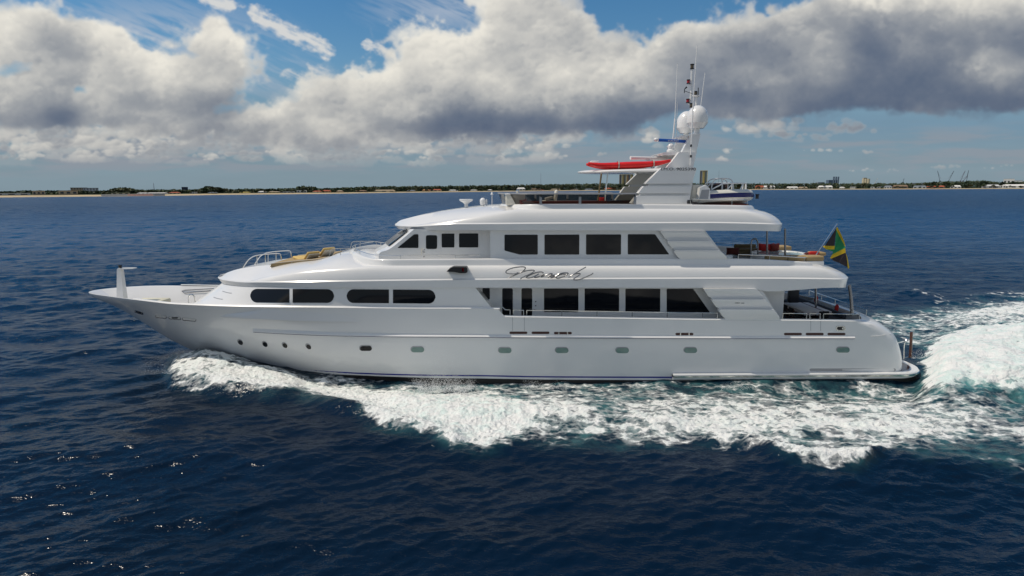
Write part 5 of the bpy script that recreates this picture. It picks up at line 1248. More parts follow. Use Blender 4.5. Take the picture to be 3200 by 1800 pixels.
# sun loungers forward
def lounger(pxb, pyb, pxt, pyt, y, label):
    b0, t0 = P(pxb, pyb, y), P(pxt, pyt, y); t = thing('sun_lounger', (b0.x, y, b0.z), label, 'sun lounger', 'sun loungers on the foredeck')
    d = (t0 - b0); n = Vector((-d.z, 0, d.x)).normalized(); L = d.length; ang = math.atan2(d.x, d.z); R = Matrix.Rotation(ang, 3, 'Y')
    MB().rbox(b0 + d * .5, (.13, .72, L), .06, rot=R).build('back_cushion', YEL, t, angle=60)
    MB().rbox(b0 + d * .5 + Vector((-n.x, 0, -n.z)) * .09 + Vector((.04, 0, -.02)), (.07, .66, L * .94), .03, rot=R).build('back_panel', GREYF, t, angle=60)
    MB().rbox(b0 + Vector((-.55, 0, .02)), (1.15, .72, .13), .05, rot=Matrix.Rotation(math.radians(8), 3, 'Y')).build('seat_cushion', YEL, t, angle=60)
    MB().rbox(b0 + Vector((-.5, 0, -.10)), (1.25, .7, .10), .02, rot=Matrix.Rotation(math.radians(-8), 3, 'Y')).build('frame', WHITE, t)
    t.rotation_euler = (0, 0, math.radians(-42))
lounger(965, 812, 997, 785, YC - .9, 'yellow cushioned sun lounger nearest the bow on the foredeck')
lounger(1014, 800, 1044, 773, YC - .5, 'yellow cushioned sun lounger behind another nearer the pilothouse')
# helm chair on the sundeck
c = P(1728, 630, YC - 1.6); t = thing('helm_chair', (c.x, YC - 1.6, ZSD), 'cream padded helm chair behind the tinted flybridge screen', 'chair')
MB().rbox((c.x - .28, YC - 1.6, c.z - .02), (.62, .6, .18), .07).build('seat', CREAM, t, angle=60)
for dy in (-.16, .16): MB().rbox((c.x + .14, YC - 1.6 + dy, c.z + .30), (.16, .27, .62), .07, rot=Matrix.Rotation(math.radians(9), 3, 'Y')).build('backrest', CREAM, t, angle=60)
MB().rbox((c.x - .22, YC - 1.6, c.z + .18), (.42, .66, .14), .05, rot=Matrix.Rotation(math.radians(-14), 3, 'Y')).build('armrest', GREYF, t, angle=60)
MB().lathe((c.x - .1, YC - 1.6, ZSD), [(.22, 0), (.22, .03), (.06, .06), (.06, max(.1, c.z - ZSD - .1))], 12).build('pedestal', STEEL, t)
pillow(1632, 629, YC - 2.3, (.45, .25, .22), 'red cushion lying beside the flybridge console', group=None)
pillow(1881, 624.5, YC - 1.4, (.32, .3, .28), 'red cushion on the sundeck bench under the hardtop')
# upper aft deck: hot tub, sofas, cushions
ZU2 = m_sh.zf(16) + .02
tb = P(2443, 792, YC - 1.0); MB().lathe((tb.x, YC - .6, ZU2), [(1.45, 0), (1.45, .36), (1.42, .40), (1.25, .40), (1.22, .34), (.1, .33)], 40).build('hot_tub', WHITE, yacht, angle=40)
MB().lathe((tb.x, YC - .6, ZU2 + .30), [(1.23, .0), (1.23, .065), (.01, .066)], 40).build('tub_water', WATERP, yacht)
def sofa(name, px0, px1, py0, py1, y, dep, m, label, cat='sofa', back=False):
    a, c = P(px0, py1, y), P(px1, py0, y); t = thing(name, ((a.x + c.x) / 2, y + dep / 2, ZU2), label, cat)
    w, h = c.x - a.x, c.z - ZU2
    MB().rbox(((a.x + c.x) / 2, y + dep / 2, ZU2 + h * .25), (w, dep, h * .5), .05).build('base', OLIVE if m is OLIVE else WHITE, t, angle=60)
    n = max(1, round(w / 1.0))
    for i in range(n): MB().rbox((a.x + w * (i + .5) / n, y + dep / 2, ZU2 + h * (.6 if back else .75)), (w / n - .02, dep, h * (.2 if back else .48)), .07, seg=3).build('seat_cushion', m, t, angle=60)
    if back:
        for i in range(n): MB().rbox((a.x + w * (i + .5) / n, y + dep - .12, ZU2 + h * .80), (w / n - .02, .22, h * .42), .07, seg=3).build('back_cushion', m, t, angle=60)
    return t
sofa('sofa', 2308, 2380, 767, 795, YC + 1.0, .9, OLIVE, 'dark olive sofa forward of the hot tub on the upper aft deck', back=True)
sofa('sun_bed', 2428, 2476, 769, 790, YC + 1.4, .9, TAN, 'tan padded sun bed beyond the hot tub', 'sun bed')
sofa('bench', 2405, 2578, 800, 812, YC - 3.35, .7, TAN, 'long tan bench along the near rail beside the hot tub', 'bench')
pillow(2384, 774, YC + .6, (.62, .25, .46), 'plump red cushion at the left of a row leaning on the olive sofa', rot=(.2, .1, 0))
pillow(2404, 774, YC + .7, (.55, .25, .44), 'red cushion wedged between two others by the hot tub', rot=(.25, -.15, 0))
pillow(2421, 774, YC + .6, (.5, .25, .46), 'brownish red cushion at the right of a row by the hot tub', mat('rust_fabric', (.22, .03, .02), .85), rot=(.2, -.1, 0))
pillow(2540, 794, YC - 1.5, (.6, .3, .3), 'bright red cushion on the tan corner pad beneath the flagstaff', rot=(1.2, 0, .2))
pillow(2523, 796, YC - 1.5, (.36, .25, .22), 'small dark red cushion beside the bright red one near the flagstaff', DRED, rot=(1.2, 0, .2))
o = MB().rbox(P(2552, 792, YC - .9), (.7, .8, .2), .08).build('corner_pad', TAN, None, angle=60); tag(o, 'tan pad in the stern corner of the upper deck under the flagstaff', 'pad')
pillow(2290, 785, YC + .2, (.7, .4, .4), 'dark maroon cushion in the shade at the foot of the olive sofa', DRED)
MB().rbox((P(2300, 800, YC - 2.6).x, YC - 2.6, ZU2 + .12), (1.1, .9, .24), .04).build('maroon_bench', DRED, yacht)
MB().tube(bez([P(2347, 798, YC - 1.6), P(2347.5, 760, YC - 1.6), P(2352, 748.5, YC - 1.6), P(2358, 746.5, YC - 1.6), P(2364, 748.5, YC - 1.6), P(2368, 760, YC - 1.6), P(2368, 798, YC - 1.6)], 4), .04, 8).build('tub_handrail', DSTEEL, yacht)
# main aft deck, in the shade
ZM = ZS(14) - .93
tx0, tx1 = P(2495, 941, YC + .2).x, P(2560, 955, YC - .6).x
t = thing('dining_table', ((tx0 + tx1) / 2, YC, ZM), 'dining table under a pale cloth in the shade of the aft deck', 'table')
MB().rbox(((tx0 + tx1) / 2, YC, ZM + .73), (1.5, 2.6, .05), .02).build('table_top', DTEAK, t); MB().lathe(((tx0 + tx1) / 2, YC, ZM), [(.35, 0), (.35, .04), (.09, .08), (.09, .71)], 14).build('pedestal', DTEAK, t)
tcl = MB().rbox(((tx0 + tx1) / 2, YC, ZM + .665), (1.56, 2.66, .22), .03).build('tablecloth', CLOTH, None, angle=60); tag(tcl, 'pale tablecloth with a dark red stripe on the aft deck table', 'tablecloth')
MB().box(((tx0 + tx1) / 2 + .35, YC, ZM + .668), (.07, 2.67, .222)).build('stripe', DRED, tcl, smooth=False)
def deck_chair(x, y, rz, label):
    t = thing('deck_chair', (x, y, ZM), label, 'chair', 'dark folding chairs round the dining table'); R = Matrix.Rotation(rz, 3, 'Z'); V_ = lambda a, b_, c_: Vector((x, y, ZM)) + R @ Vector((a, b_, c_))
    MB().rbox(V_(0, 0, .46), (.5, .5, .05), .02, rot=R).build('seat', DARKF, t); MB().rbox(V_(.24, 0, .78), (.04, .52, .34), .015, rot=R).build('backrest', DARKF, t)
    for sx in (-.22, .22):
        for sy in (-.22, .22): MB().tube([V_(sx, sy, 0), V_(-sx if sy < 0 else sx, sy, .46)], .018, 5).build('leg', DTEAK, t)
    for sy in (-.25, .25): MB().tube([V_(-.2, sy, .66), V_(.26, sy, .66)], .02, 5).build('armrest', DTEAK, t); MB().tube([V_(.24, sy, .44), V_(.24, sy, .95)], .018, 5).build('back_post', DTEAK, t)
cxt = (tx0 + tx1) / 2
for dx, dy, rz, lb in ((-1.15, -1.1, math.pi, 'dark folding chair nearest the saloon wall at the dining table'), (-1.1, -.25, math.pi, 'dark folding chair in the middle of the forward row at the dining table'), (-1.15, .6, math.pi, 'dark folding chair farthest into the shade at the dining table'), (-.1, -1.85, -math.pi / 2, 'dark folding chair nearest the bulwark rail at the dining table')):
    deck_chair(cxt + dx, YC + dy, rz, lb)
sc = MB().rbox(P(2479, 925, YC + .4) + Vector((0, 0, 0)), (.55, .3, .75), .03).build('screen_cabinet', mat('navy_shade', (.008, .010, .018), .4), None); tag(sc, 'dark navy box hanging under the upper deck above the chairs', 'box')
MB().box(P(2479, 902, YC + .4), (.08, .08, .5)).build('hanger', BLACK, sc, smooth=False)
so = MB().rbox((XTOP - 1.25, YC + .4, ZM + .35), (.9, 5.6, .55), .1).build('stern_sofa', DARKF, None, angle=60); tag(so, 'dark upholstered sofa along the stern bulwark of the aft deck', 'sofa')
MB().rbox((XTOP - .85, YC + .4, ZM + .68), (.22, 5.6, .36), .08).build('backrest', mat('patterned_navy', (.03, .035, .05), .8, vary=.5, scale=6), so, angle=60)
ot = MB().rbox((P(2580, 965, YC - 1.2).x, YC - 1.2, ZM + .33), (.7, .7, .64), .06).build('ottoman', mat('rust_leather', (.075, .016, .01), .6), None, angle=60); tag(ot, 'reddish brown box stool beside the table on the aft deck', 'stool')
pillow(2614.5, 963, YC - 1.0, (.3, .2, .42), 'red cushion standing on the dark sofa near the stern corner', rot=(.1, .1, 1.1))
pillow(2550, 935, YC + 2.0, (.3, .2, .42), 'red cushion at the far end of the dark stern sofa', rot=(.1, .1, 1.1))
# ------------------------------------------------------------------ the far shore: beach, land, trees, houses
_sp = [(-900, 626), (-300, 620), (0, 617), (310, 614), (500, 612), (700, 609), (1000, 606), (1200, 603), (1500, 599.5), (1760, 597), (2100, 594.7), (2400, 593), (2700, 592), (3200, 590), (3500, 589), (4100, 587)]
def polar(px, py): q = PZ(px, py, 0); return math.atan2(q.x, q.y), math.hypot(q.x, q.y)
_pp = [polar(*q) for q in _sp]; SHORE = pchip([a for a, r in _pp], [r for a, r in _pp])
def az_of(px): d = ray(px, 595); return math.atan2(d.x, d.y)
LANDZ = [(-40, -.6), (0, .05), (30, 1.6), (70, 3.2), (140, 4.0), (400, 5.0), (3500, 6.0)]
def land_z(off):
    for (o0, z0), (o1, z1) in zip(LANDZ, LANDZ[1:]):
        if off <= o1: return lerp(z0, z1, (off - o0) / (o1 - o0))
    return LANDZ[-1][1]
def at_shore(px, off):
    a = az_of(px); r = SHORE(a) + off; return Vector((r * math.sin(a), r * math.cos(a), land_z(off)))
SAND = mat('beach_sand', (.50, .39, .23), .95, vary=.12, scale=.02); SCRUB = mat('dune_scrub', (.055, .075, .032), .95, vary=.4, scale=.03)
def strip(name, offs, m):
    rows = []; A = [lerp(_pp[0][0], _pp[-1][0], i / 260) for i in range(261)]
    for o in offs: rows.append([Vector(((SHORE(a) + o + (6 * math.sin(a * 90) + 4 * math.sin(a * 210) if o in (0, 70) else 0)) * math.sin(a), (SHORE(a) + o) * math.cos(a), land_z(o) + (.3 if name == 'land' and o == offs[0] else 0))) for a in A])
    bb = MB(); bb.grid(rows); o = bb.build(name, m, None); tag(o, kind='structure')
strip('beach', [-40, 0, 30, 74], SAND); strip('land', [66, 140, 400, 3500], SCRUB)
# --- leaf masses
LEAF = [mat('leaf_dark', (.022, .042, .018), .8, vary=.5, scale=.25), mat('leaf_mid', (.040, .065, .024), .8, vary=.5, scale=.25), mat('leaf_olive', (.062, .070, .030), .8, vary=.5, scale=.25)]
BARK = mat('bark', (.12, .095, .07), .9)
TR = random.Random(4)
def leafball(bb, c, r, n, s):
    """leaf clumps scattered through a lumpy volume"""
    for _ in range(n):
        d = Vector((TR.gauss(0, 1), TR.gauss(0, 1), TR.gauss(0, 1))).normalized() * (TR.random() ** .45)
        p = Vector(c) + Vector((d.x * r[0], d.y * r[1], d.z * r[2])); u = Vector((TR.gauss(0, 1), TR.gauss(0, 1), TR.gauss(0, .7))).normalized(); v = u.orthogonal().normalized(); k = s * TR.uniform(.6, 1.4)
        bb.add([p + u * k, p + v * k * .8, p - u * k * .9, p - v * k], [(0, 1, 2, 3)])
def proto(name, kind, li):
    t = thing(name, (0, -300, -60), None, 'tree'); o0 = ORG[t.name]; bb = MB(); tb = MB()
    if kind == 'broad':
        tb.tube([o0, o0 + Vector((.2, 0, 5)), o0 + Vector((.4, .2, 9))], [.5, .35, .2], 6)
        for _ in range(6):
            a = TR.uniform(0, 6.28); e = o0 + Vector((3.4 * math.cos(a), 3.4 * math.sin(a), TR.uniform(6.5, 11))); tb.tube([o0 + Vector((.2, 0, 4.5)), e], [.22, .08], 5); leafball(bb, e, (TR.uniform(2, 3.4), 2.6, TR.uniform(1.6, 2.6)), 70, .7)
        leafball(bb, o0 + Vector((0, 0, 10)), (3.2, 3.2, 3), 90, .75)
    elif kind == 'pine':
        tb.tube([o0, o0 + Vector((.3, 0, 17))], [.4, .08], 6)
        for i in range(11): z = 3.5 + i * 1.3; rr = max(.5, 2.7 * (1 - i / 12) * TR.uniform(.7, 1.2)); leafball(bb, o0 + Vector((TR.gauss(0, .4), 0, z)), (rr, rr, 1.0), 34, .55)
    else:
        h = 12; crv = [o0, o0 + Vector((.4, 0, 5)), o0 + Vector((1.0, 0, h))]; tb.tube(bez(crv, 4), .22, 6); top = crv[-1]
        for i in range(15):
            a = i * 2.4; el = TR.uniform(-.4, .9); d = Vector((math.cos(a), math.sin(a), 0)); sd = Vector((-d.y, d.x, 0)); R = []
            for k in range(5): s = k / 4; c = top + d * 3.0 * s + Vector((0, 0, el * 2.2 * s - 2.2 * s * s)); w = .5 * math.sin(math.pi * (.12 + .85 * s)); R.append([c - sd * w + Vector((0, 0, -.2)), c, c + sd * w + Vector((0, 0, -.2))])
            bb.grid(R)
    bb.build('crown', LEAF[li], t, smooth=False); tb.build('trunk', BARK, t); return t
def copy_tree(root, loc, rz, sc, label, group):
    r = root.copy(); COL.objects.link(r); r.location = loc; r.rotation_euler = (0, 0, rz); r.scale = (sc[0], sc[0], sc[1]); r['label'] = label; r['group'] = group
    for ch in root.children: c = ch.copy(); COL.objects.link(c); c.parent = r
    return r
TOPS = pchip([-200, 0, 70, 300, 345, 362, 408, 425, 520, 620, 650, 690, 720, 800, 920, 945, 980, 1000, 1100, 1250, 1400, 1600, 1800, 1930, 2330, 2600, 2700, 2850, 2900, 3000, 3060, 3130, 3200, 3400],
             [603, 603, 600, 600, 598, 591, 591, 596, 596, 595, 585, 590, 594, 593, 591, 584, 587, 592, 588, 585, 584, 581, 578, 577, 577, 577, 577, 576, 573, 571, 568, 574, 572, 572])
def zline(px, py, off): p = at_shore(px, off); d = ray(px, py); return CAM_H + d.z / math.hypot(d.x, d.y) * math.hypot(p.x, p.y)
# the continuous wood behind the houses
def treeline():
    bb = MB(); px = -250
    while px < 3450:
        off = TR.uniform(130, 330); p = at_shore(px, off); zt = zline(px, TOPS(px) - 1.5 - 2.5 * float(sstep(500, 2400, px)) + TR.uniform(-1, 4), off); zt = max(zt, p.z + 4); n = 5
        for k in range(n):
            z = lerp(p.z, zt, (k + .5) / n); leafball(bb, (p.x, p.y, z), (7, 8, (zt - p.z) / n * .8), 9, 3.0)
        px += 2.1 * TR.uniform(.6, 1.4)
    o = bb.build('treeline', [LEAF[0]], None, smooth=False); tag(o, 'unbroken dark green wood behind the beach houses along the far shore', 'trees', kind='stuff')
    o.data.materials.append(LEAF[1]); o.data.materials.append(LEAF[2]); n = len(o.data.polygons)
    o.data.polygons.foreach_set('material_index', [TR.choice((0, 0, 1, 1, 2)) if (i // 45) % 2 else (i // 45) % 3 for i in range(n)])
treeline()
broad = [proto('broadleaf_tree', 'broad', i) for i in (0, 1, 2)]; pine = [proto('pine_tree', 'pine', i) for i in (0, 1)]; palm = [proto('palm_tree', 'palm', i) for i in (1, 2)]
LB = {'broad': ('bushy broadleaf tree rising from the green belt behind the beach', 'broadleaf trees along the far shore'), 'pine': ('tall thin dark pine standing above the treeline on the far shore', 'pine trees along the far shore'), 'palm': ('palm tree with a tufted crown among the beach houses', 'palm trees along the far shore')}
def plant(kind, px, off, py_top=None, wide=1.0):
    pr = TR.choice({'broad': broad, 'pine': pine, 'palm': palm}[kind]); H = {'broad': 13.5, 'pine': 18, 'palm': 13}[kind]; p = at_shore(px, off)
    zt = zline(px, (TOPS(px) - 2.5 - 2.5 * float(sstep(500, 2400, px)) if py_top is None else py_top) + TR.uniform(-2.5, 2.5), off); h = max(6, zt - p.z); s = h / H
    copy_tree(pr, p, TR.uniform(0, 6.28), (s * wide * TR.uniform(.8, 1.15), s), *LB[kind])
for i in range(105): px = lerp(60, 3230, (i + TR.random()) / 105); plant('broad', px, TR.uniform(95, 300), None, 1.15)
for i in range(75):
    px = lerp(560, 3230, (i + TR.random()) / 75); off = TR.uniform(58, 72); p = at_shore(px, off); hz_ = zline(px, 585, off); plant('broad', px, off, TOPS(px) + TR.uniform(3, 8), 1.5)
for i in range(60): px = lerp(520, 3200, (i + TR.random()) / 60); plant('palm', px, TR.uniform(75, 240), TOPS(px) - TR.uniform(-2, 3), 1.3)
for px in (640, 650, 655, 662, 672, 684, 696, 706): plant('broad', px, 130, 581 + abs(px - 658) * .16, 1.2)
for px in (370, 382, 394, 404): plant('broad', px, 200, 590, 1.6)
for px in (420, 427, 433, 440, 459, 463, 468, 473, 478, 930, 938, 944, 951, 958, 966, 974, 1403, 2880, 2992, 3000, 3010, 3024, 3040, 3056): plant('pine', px, TR.uniform(120, 200), TOPS(px) - 4, .8)
for pr in broad + pine + palm:               # the first of each kind stands in the row as well
    k = 'broad' if pr in broad else 'pine' if pr in pine else 'palm'; px = TR.uniform(700, 3100); p = at_shore(px, 140); H = {'broad': 13.5, 'pine': 18, 'palm': 13}[k]; s = (zline(px, TOPS(px), 140) - p.z) / H
    pr.location = p; pr.scale = (s, s, s); pr['label'], pr['group'] = LB[k]
# --- houses
HM = {'white': (.74, .73, .70), 'cream': (.62, .54, .38), 'yellow': (.62, .50, .16), 'orange': (.55, .30, .14), 'grey': (.36, .37, .38), 'tan': (.42, .34, .24), 'pink': (.80, .50, .44), 'blue': (.10, .16, .26), 'navy': (.02, .035, .09), 'teal': (.10, .22, .26), 'brown': (.22, .15, .10), 'rust': (.40, .10, .05), 'slate': (.20, .23, .27), 'palegrey': (.55, .56, .56), 'green': (.12, .16, .09)}
HMAT = {k: mat('house_' + k, v, .85, vary=.06, scale=.15) for k, v in HM.items()}
WIN = mat('far_window', (.03, .04, .05), .2)
def house(px, w, ytop, wall, roof, style, label, off=85, cat='house', name='beach_house', nwin=3, rows=1, dep=13):
    p = at_shore(px, off); a = math.atan2(p.x, p.y); R = Matrix.Rotation(-a, 3, 'Z'); d = math.hypot(p.x, p.y); mpp = d / FPX / max(.55, math.cos(a))
    W = w * mpp * math.cos(a) ; H = max(3.2, zline(px, ytop + 3, off) - p.z); t = thing(name, p, label, cat, 'buildings along the far shore')
    V = lambda x, y, z: p + R @ Vector((x, y, z)); rh = 0 if style == 'flat' else min(H * .42, W * .3)
    hw = H - rh
    bb = MB(); bb.box(V(0, 0, hw / 2 - .5), (W, dep, hw + 1), R)
    bb.build('wall', HMAT[wall], t, smooth=False)
    if style == 'wing': MB().box(V(-W * .28, -dep * .62, hw * .3), (W * .4, dep * .5, hw * .6 + .2), R).build('wing', HMAT[wall], t, smooth=False)
    if style == 'flat': MB().box(V(0, 0, hw + .3), (W + .9, dep + .9, .6), R).build('roof', HMAT[roof], t, smooth=False)
    else:
        e = .8; x0, x1, y0, y1 = -W / 2 - e, W / 2 + e, -dep / 2 - e, dep / 2 + e; rx = max(0, W / 2 - dep * .45)
        MB().add([V(x0, y0, hw), V(x1, y0, hw), V(x1, y1, hw), V(x0, y1, hw), V(-rx, 0, H), V(rx, 0, H)], [(0, 1, 5, 4), (2, 3, 4, 5), (1, 2, 5), (3, 0, 4), (3, 2, 1, 0)]).build('roof', HMAT[roof], t, smooth=False)
    for r in range(rows):
        for k in range(nwin):
            x = -W / 2 + W * (k + .5) / nwin; z = hw * (r + .52) / rows
            MB().box(V(x, -dep / 2 - .05, z), (W / nwin * .52, .25, hw / rows * .5), R).build('window', WIN, t, smooth=False)
    return t
for q in [
    (34, 70, 602, 'palegrey', 'white', 'flat', 'long low white roofed building at the far left end of the shore'),
    (120, 24, 594, 'tan', 'tan', 'flat', 'small pale block above the dark trees at far left'),
    (213, 38, 593, 'tan', 'brown', 'flat', 'low left wing block of the big beige hotel'), 
    (446, 28, 599, 'white', 'white', 'hip', 'small white roofed house just behind the pink sea wall'), (490, 50, 600, 'palegrey', 'white', 'hip', 'wide white roofed house at the right end of the sea wall'),
    (376, 40, 601, 'cream', 'green', 'flat', 'low cream building behind the grey sea wall'),
    (545, 28, 597, 'cream', 'rust', 'hip', 'cream villa with a red roof left of the dark blue tower'), (604, 18, 602, 'palegrey', 'white', 'flat', 'small pale house right of the dark blue tower'),
    (664, 24, 601, 'palegrey', 'slate', 'hip', 'grey roofed house under the bushiest tree clump'), (765, 28, 597, 'yellow', 'yellow', 'wing', 'bright yellow beach house standing forward on the sand'),
    (819, 22, 594, 'white', 'white', 'hip', 'white house right of the bright yellow beach house'), (856, 30, 595, 'yellow', 'tan', 'hip', 'pale yellow villa with a tan roof'), (875, 18, 599, 'white', 'white', 'flat', 'low white house beside the pale yellow villa'),
    (903, 30, 600, 'palegrey', 'white', 'flat', 'long low white pavilion on the sand left of the dark pines'), (943, 28, 592, 'white', 'white', 'flat', 'white flat roofed house under the clump of dark pines'),
    (992, 28, 593, 'cream', 'rust', 'wing', 'left half of a big cream mansion with red roof'), (1020, 26, 591, 'orange', 'rust', 'hip', 'orange walled villa with red roof beside the cream mansion'), (1062, 20, 592, 'orange', 'tan', 'hip', 'small orange house between dark trees'),
    (1129, 32, 591, 'brown', 'brown', 'hip', 'brown roofed house half hidden in trees on the left half of the shore'), (1200, 66, 590, 'cream', 'tan', 'wing', 'long cream mansion with two low wings near the beach'),
    (1285, 26, 591, 'tan', 'slate', 'hip', 'tan house with grey roof right of the long cream mansion'), (1331, 22, 589, 'orange', 'orange', 'hip', 'orange gabled house beside a wide red roof'), (1361, 36, 588, 'cream', 'rust', 'hip', 'wide red roofed villa right of the orange gabled house'),
    (1417, 28, 590, 'white', 'white', 'hip', 'white roofed house behind the round domes on the yacht roof'), (1480, 22, 590, 'tan', 'white', 'hip', 'small tan house with white roof left of the yacht screen'), (1531, 14, 589, 'white', 'white', 'hip', 'little white beach pavilion just left of the yacht screen'),
    (1628, 26, 583, 'palegrey', 'white', 'wing', 'white house with stepped roofs above the yacht screen'), (1675, 32, 586, 'tan', 'brown', 'hip', 'brown hipped roof house above the yacht screen'), (1693, 14, 590, 'pink', 'rust', 'hip', 'small pink house with red roof above the yacht screen'),
    (1736, 30, 587, 'cream', 'tan', 'hip', 'cream house with straw coloured roof above the helm chair'), (1795, 22, 588, 'white', 'brown', 'hip', 'white house with brown roof left of the hardtop posts'), (1840, 24, 587, 'palegrey', 'slate', 'wing', 'grey house just left of the tan hardtop post'), (1905, 34, 584, 'orange', 'rust', 'hip', 'orange house with red roof seen under the hardtop'),
    (2373, 24, 577, 'orange', 'rust', 'hip', 'red roofed house just right of the tender boat'), (2402, 32, 577, 'palegrey', 'white', 'wing', 'modern white glass fronted house right of the tender boat'), (2474, 32, 580, 'white', 'white', 'hip', 'white twin roofed house midway between tender and power station'), (2508, 24, 581, 'tan', 'tan', 'hip', 'tan bungalow left of the power station'),
    (2578, 36, 577, 'white', 'white', 'hip', 'wide white house in front of the blue power station'), (2563, 18, 582, 'palegrey', 'white', 'flat', 'small pale house at the foot of the power station'), (2631, 14, 581, 'white', 'white', 'hip', 'small white gable right of the three stacks'), (2665, 14, 581, 'white', 'white', 'flat', 'little white cube house left of the silos'),
    (2735, 22, 581, 'palegrey', 'white', 'flat', 'low white house right of the silos'), (2774, 18, 577, 'white', 'slate', 'hip', 'white house with grey roof under leafy trees'), (2812, 34, 575, 'brown', 'brown', 'hip', 'dark brown house among trees on the right'), (2864, 24, 569, 'slate', 'slate', 'flat', 'flat grey slab building above the trees', 220),
    (2873, 28, 577, 'palegrey', 'slate', 'hip', 'blue grey roofed beach house left of the cranes'), (2922, 38, 577, 'brown', 'rust', 'hip', 'long reddish roofed house below the cranes'), (2985, 22, 576, 'palegrey', 'white', 'hip', 'pale house directly below the middle crane'), (3094, 34, 574, 'grey', 'palegrey', 'wing', 'grey concrete house with flat wings near the right edge'), (3128, 16, 577, 'white', 'white', 'flat', 'small white house between two grey and white houses at right'),
    (3166, 44, 573, 'white', 'white', 'hip', 'broad white roofed house at the far right end of the shore'), (3149, 20, 556, 'white', 'white', 'flat', 'tall white tower block behind the trees at far right', 320), (3171, 24, 561, 'palegrey', 'palegrey', 'flat', 'grey slab block beside the white tower block at far right', 320)]:
    house(*q)
B_ = lambda *a, **k: house(*a, cat='building', name='building', **k)
B_(247, 34, 584, 'tan', 'brown', 'flat', 'tall middle block of the big beige hotel', off=230, nwin=6, rows=3); B_(284, 32, 585, 'palegrey', 'slate', 'flat', 'grey right block of the big beige hotel', off=225, nwin=5, rows=3)
B_(578, 15, 582, 'navy', 'navy', 'flat', 'dark blue block standing above the trees on the left', off=300, nwin=2, rows=3); B_(1022, 13, 585, 'blue', 'blue', 'flat', 'small blue block behind the cream mansion', off=420, nwin=2, rows=2); B_(1209, 18, 580, 'teal', 'blue', 'flat', 'blue block behind the long cream mansion', off=420, nwin=3, rows=2)
B_(1339, 12, 580, 'white', 'white', 'flat', 'pale block behind the orange gabled house', off=420, nwin=2, rows=3); B_(1380, 25, 581, 'teal', 'teal', 'flat', 'teal slab behind the wide red roofed villa', off=420, nwin=5, rows=1)
def tower(px, w, ytop, label, ribs, off):
    p = at_shore(px, off); a = math.atan2(p.x, p.y); R = Matrix.Rotation(-a, 3, 'Z'); d = math.hypot(p.x, p.y); W = w * d / FPX; H = zline(px, ytop, off) - p.z; t = thing('apartment_tower', p, label, 'tower', 'buildings along the far shore'); V = lambda x, y, z: p + R @ Vector((x, y, z))
    MB().box(V(0, 0, H / 2), (W * .94, W * .8, H), R).build('wall', HMAT['tan'], t, smooth=False); MB().box(V(0, 0, H + 1), (W * 1.06, W * .9, 3), R).build('roof', HMAT['cream'], t, smooth=False)
    for k in range(ribs): MB().box(V(-W / 2 + W * k / (ribs - 1), -W * .42, H / 2), (W * .07, 2, H), R).build('rib', HMAT['cream' if k % 2 else 'brown'], t, smooth=False)
    for k in range(ribs - 1):
        bb = MB(); x = -W / 2 + W * (k + .5) / (ribs - 1)
        MB().box(V(x, -W * .405, H * .5), (W / ribs * .55, .8, H * .92), R).build('window_bay', HMAT[('blue', 'yellow', 'teal', 'orange')[k % 4]], t, smooth=False)
tower(1956, 38, 546, 'wide tan apartment tower with vertical ribs seen under the hardtop', 7, 500); tower(2197, 20, 534, 'narrow apartment tower with coloured vertical bays right of the mast', 4, 500)
# sea walls on the left
for px0, px1, m_, lb in ((314, 397, 'palegrey', 'left grey stretch of sea wall along the beach'), (397.5, 477, 'pink', 'pink stretch of sea wall between two grey stretches'), (477.5, 514, 'grey', 'short grey sea wall right of the pink stretch')):
    A = [at_shore(lerp(px0, px1, i / 8), 8) for i in range(9)]; H = zline(430, 606.5, 8) - A[0].z; bb = MB(); bb.grid([[q + Vector((0, 0, -1)) for q in A], [q + Vector((0, 0, H)) for q in A], [q + q.normalized() * 3 + Vector((0, 0, H)) for q in A]])
    o = bb.build('sea_wall', HMAT[m_], None, smooth=False); tag(o, lb, 'wall')
# power station, silos, cranes, masts
p = at_shore(2597, 700); d = math.hypot(p.x, p.y); mp = d / FPX; Z_ = lambda px, py: zline(px, py, 700)
def bx_(bb, px0, px1, py, off=700, dep=30): a = at_shore(px0, off); c = at_shore(px1, off); z = zline((px0 + px1) / 2, py, off); bb.box(((a.x + c.x) / 2, (a.y + c.y) / 2, (a.z + z) / 2), (abs(c.x - a.x), dep, z - a.z))
STK = mat('power_blue', (.11, .16, .23), .7, vary=.15, scale=.1)
t = thing('power_station', p, 'blue grey power station with three stacks on the far shore', 'power station'); bb = MB(); bx_(bb, 2576, 2619, 562.5); bb.build('boiler_house', STK, t, smooth=False)
bb = MB(); bx_(bb, 2546, 2576, 569.5); bb.build('turbine_hall', HMAT['slate'], t, smooth=False)
for px in (2602.5, 2609.5, 2616.5): a = at_shore(px, 690); MB().tube([a, (a.x, a.y, zline(px, 552, 690))], 2.1 * mp, 10).build('stack', STK, t)
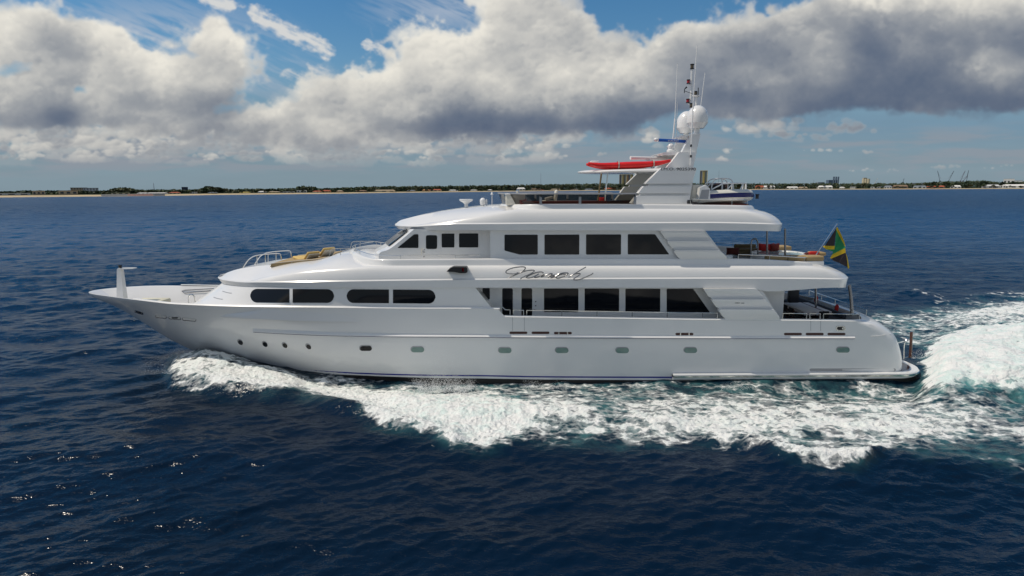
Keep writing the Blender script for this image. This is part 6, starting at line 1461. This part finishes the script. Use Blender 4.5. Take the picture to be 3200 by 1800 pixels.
t = thing('silo_plant', at_shore(2703, 600), 'cluster of pale concrete silos on the right half of the shore', 'silos')
for px in (2696, 2703, 2711): a = at_shore(px, 600); MB().tube([a, (a.x, a.y, zline(px, 558.5, 600))], 3.6 * mp, 12).build('silo', HMAT['cream'], t)
bb = MB(); bx_(bb, 2693, 2706, 555.5, 640, 12); bb.build('headhouse', HMAT['tan'], t, smooth=False)
def crane(px, px_t, py_t, label, m_, off=650, base=566):
    a = at_shore(px, off); zb = zline(px, base, off); q = at_shore(px_t, off); tp = Vector((q.x, q.y, zline(px_t, py_t, off))); b0 = Vector((a.x, a.y, zb)); t = thing('harbour_crane', a, label, 'crane')
    MB().tube([a, b0], 2.2, 6).build('tower', m_, t); MB().tube([b0, tp], 1.0, 5).build('boom', m_, t); MB().box(b0, (6, 5, 5)).build('cab', m_, t, smooth=False); MB().tube([b0 + Vector((4 if px_t > px else -4, 0, 12)) * -1 + Vector((0, 0, 24)), tp], .35, 4).build('stay', m_, t)
CRN = mat('crane_dark', (.05, .055, .075), .7); CRP = mat('crane_purple', (.09, .05, .08), .7); CRW = mat('crane_white', (.6, .62, .63), .6)
crane(2934, 2923, 534, 'dark crane with boom leaning left, leftmost of the crane row', CRN); crane(2961, 2974, 534, 'dark crane with boom leaning right left of the purple crane', CRN); crane(2998, 3009, 534, 'purplish crane with a tall boom leaning right', CRP); crane(3006, 3018, 549, 'purplish crane with the shortest boom of the row', CRP); crane(3017, 3019.5, 532, 'thin dark crane with an upright boom at the right of the row', CRN); crane(2733, 2739, 557, 'small white crane right of the silos', CRW, base=572); crane(2819, 2822, 558, 'low dark crane above the brown house', CRN, base=570)
for px, pt, off, lb in ((482, 572, 500, 'thin radio mast on the left above the pink sea wall'), (1690, 540, 700, 'thin radio mast rising left of the hardtop'), (2244, 531, 700, 'thin radio mast behind the tender boat'), (2541, 562, 600, 'short thin mast left of the power station')):
    a = at_shore(px, off); o = MB().tube([a, (a.x, a.y, zline(px, pt, off))], [.9, .35], 5).build('radio_mast', CRP, None); tag(o, lb, 'mast')
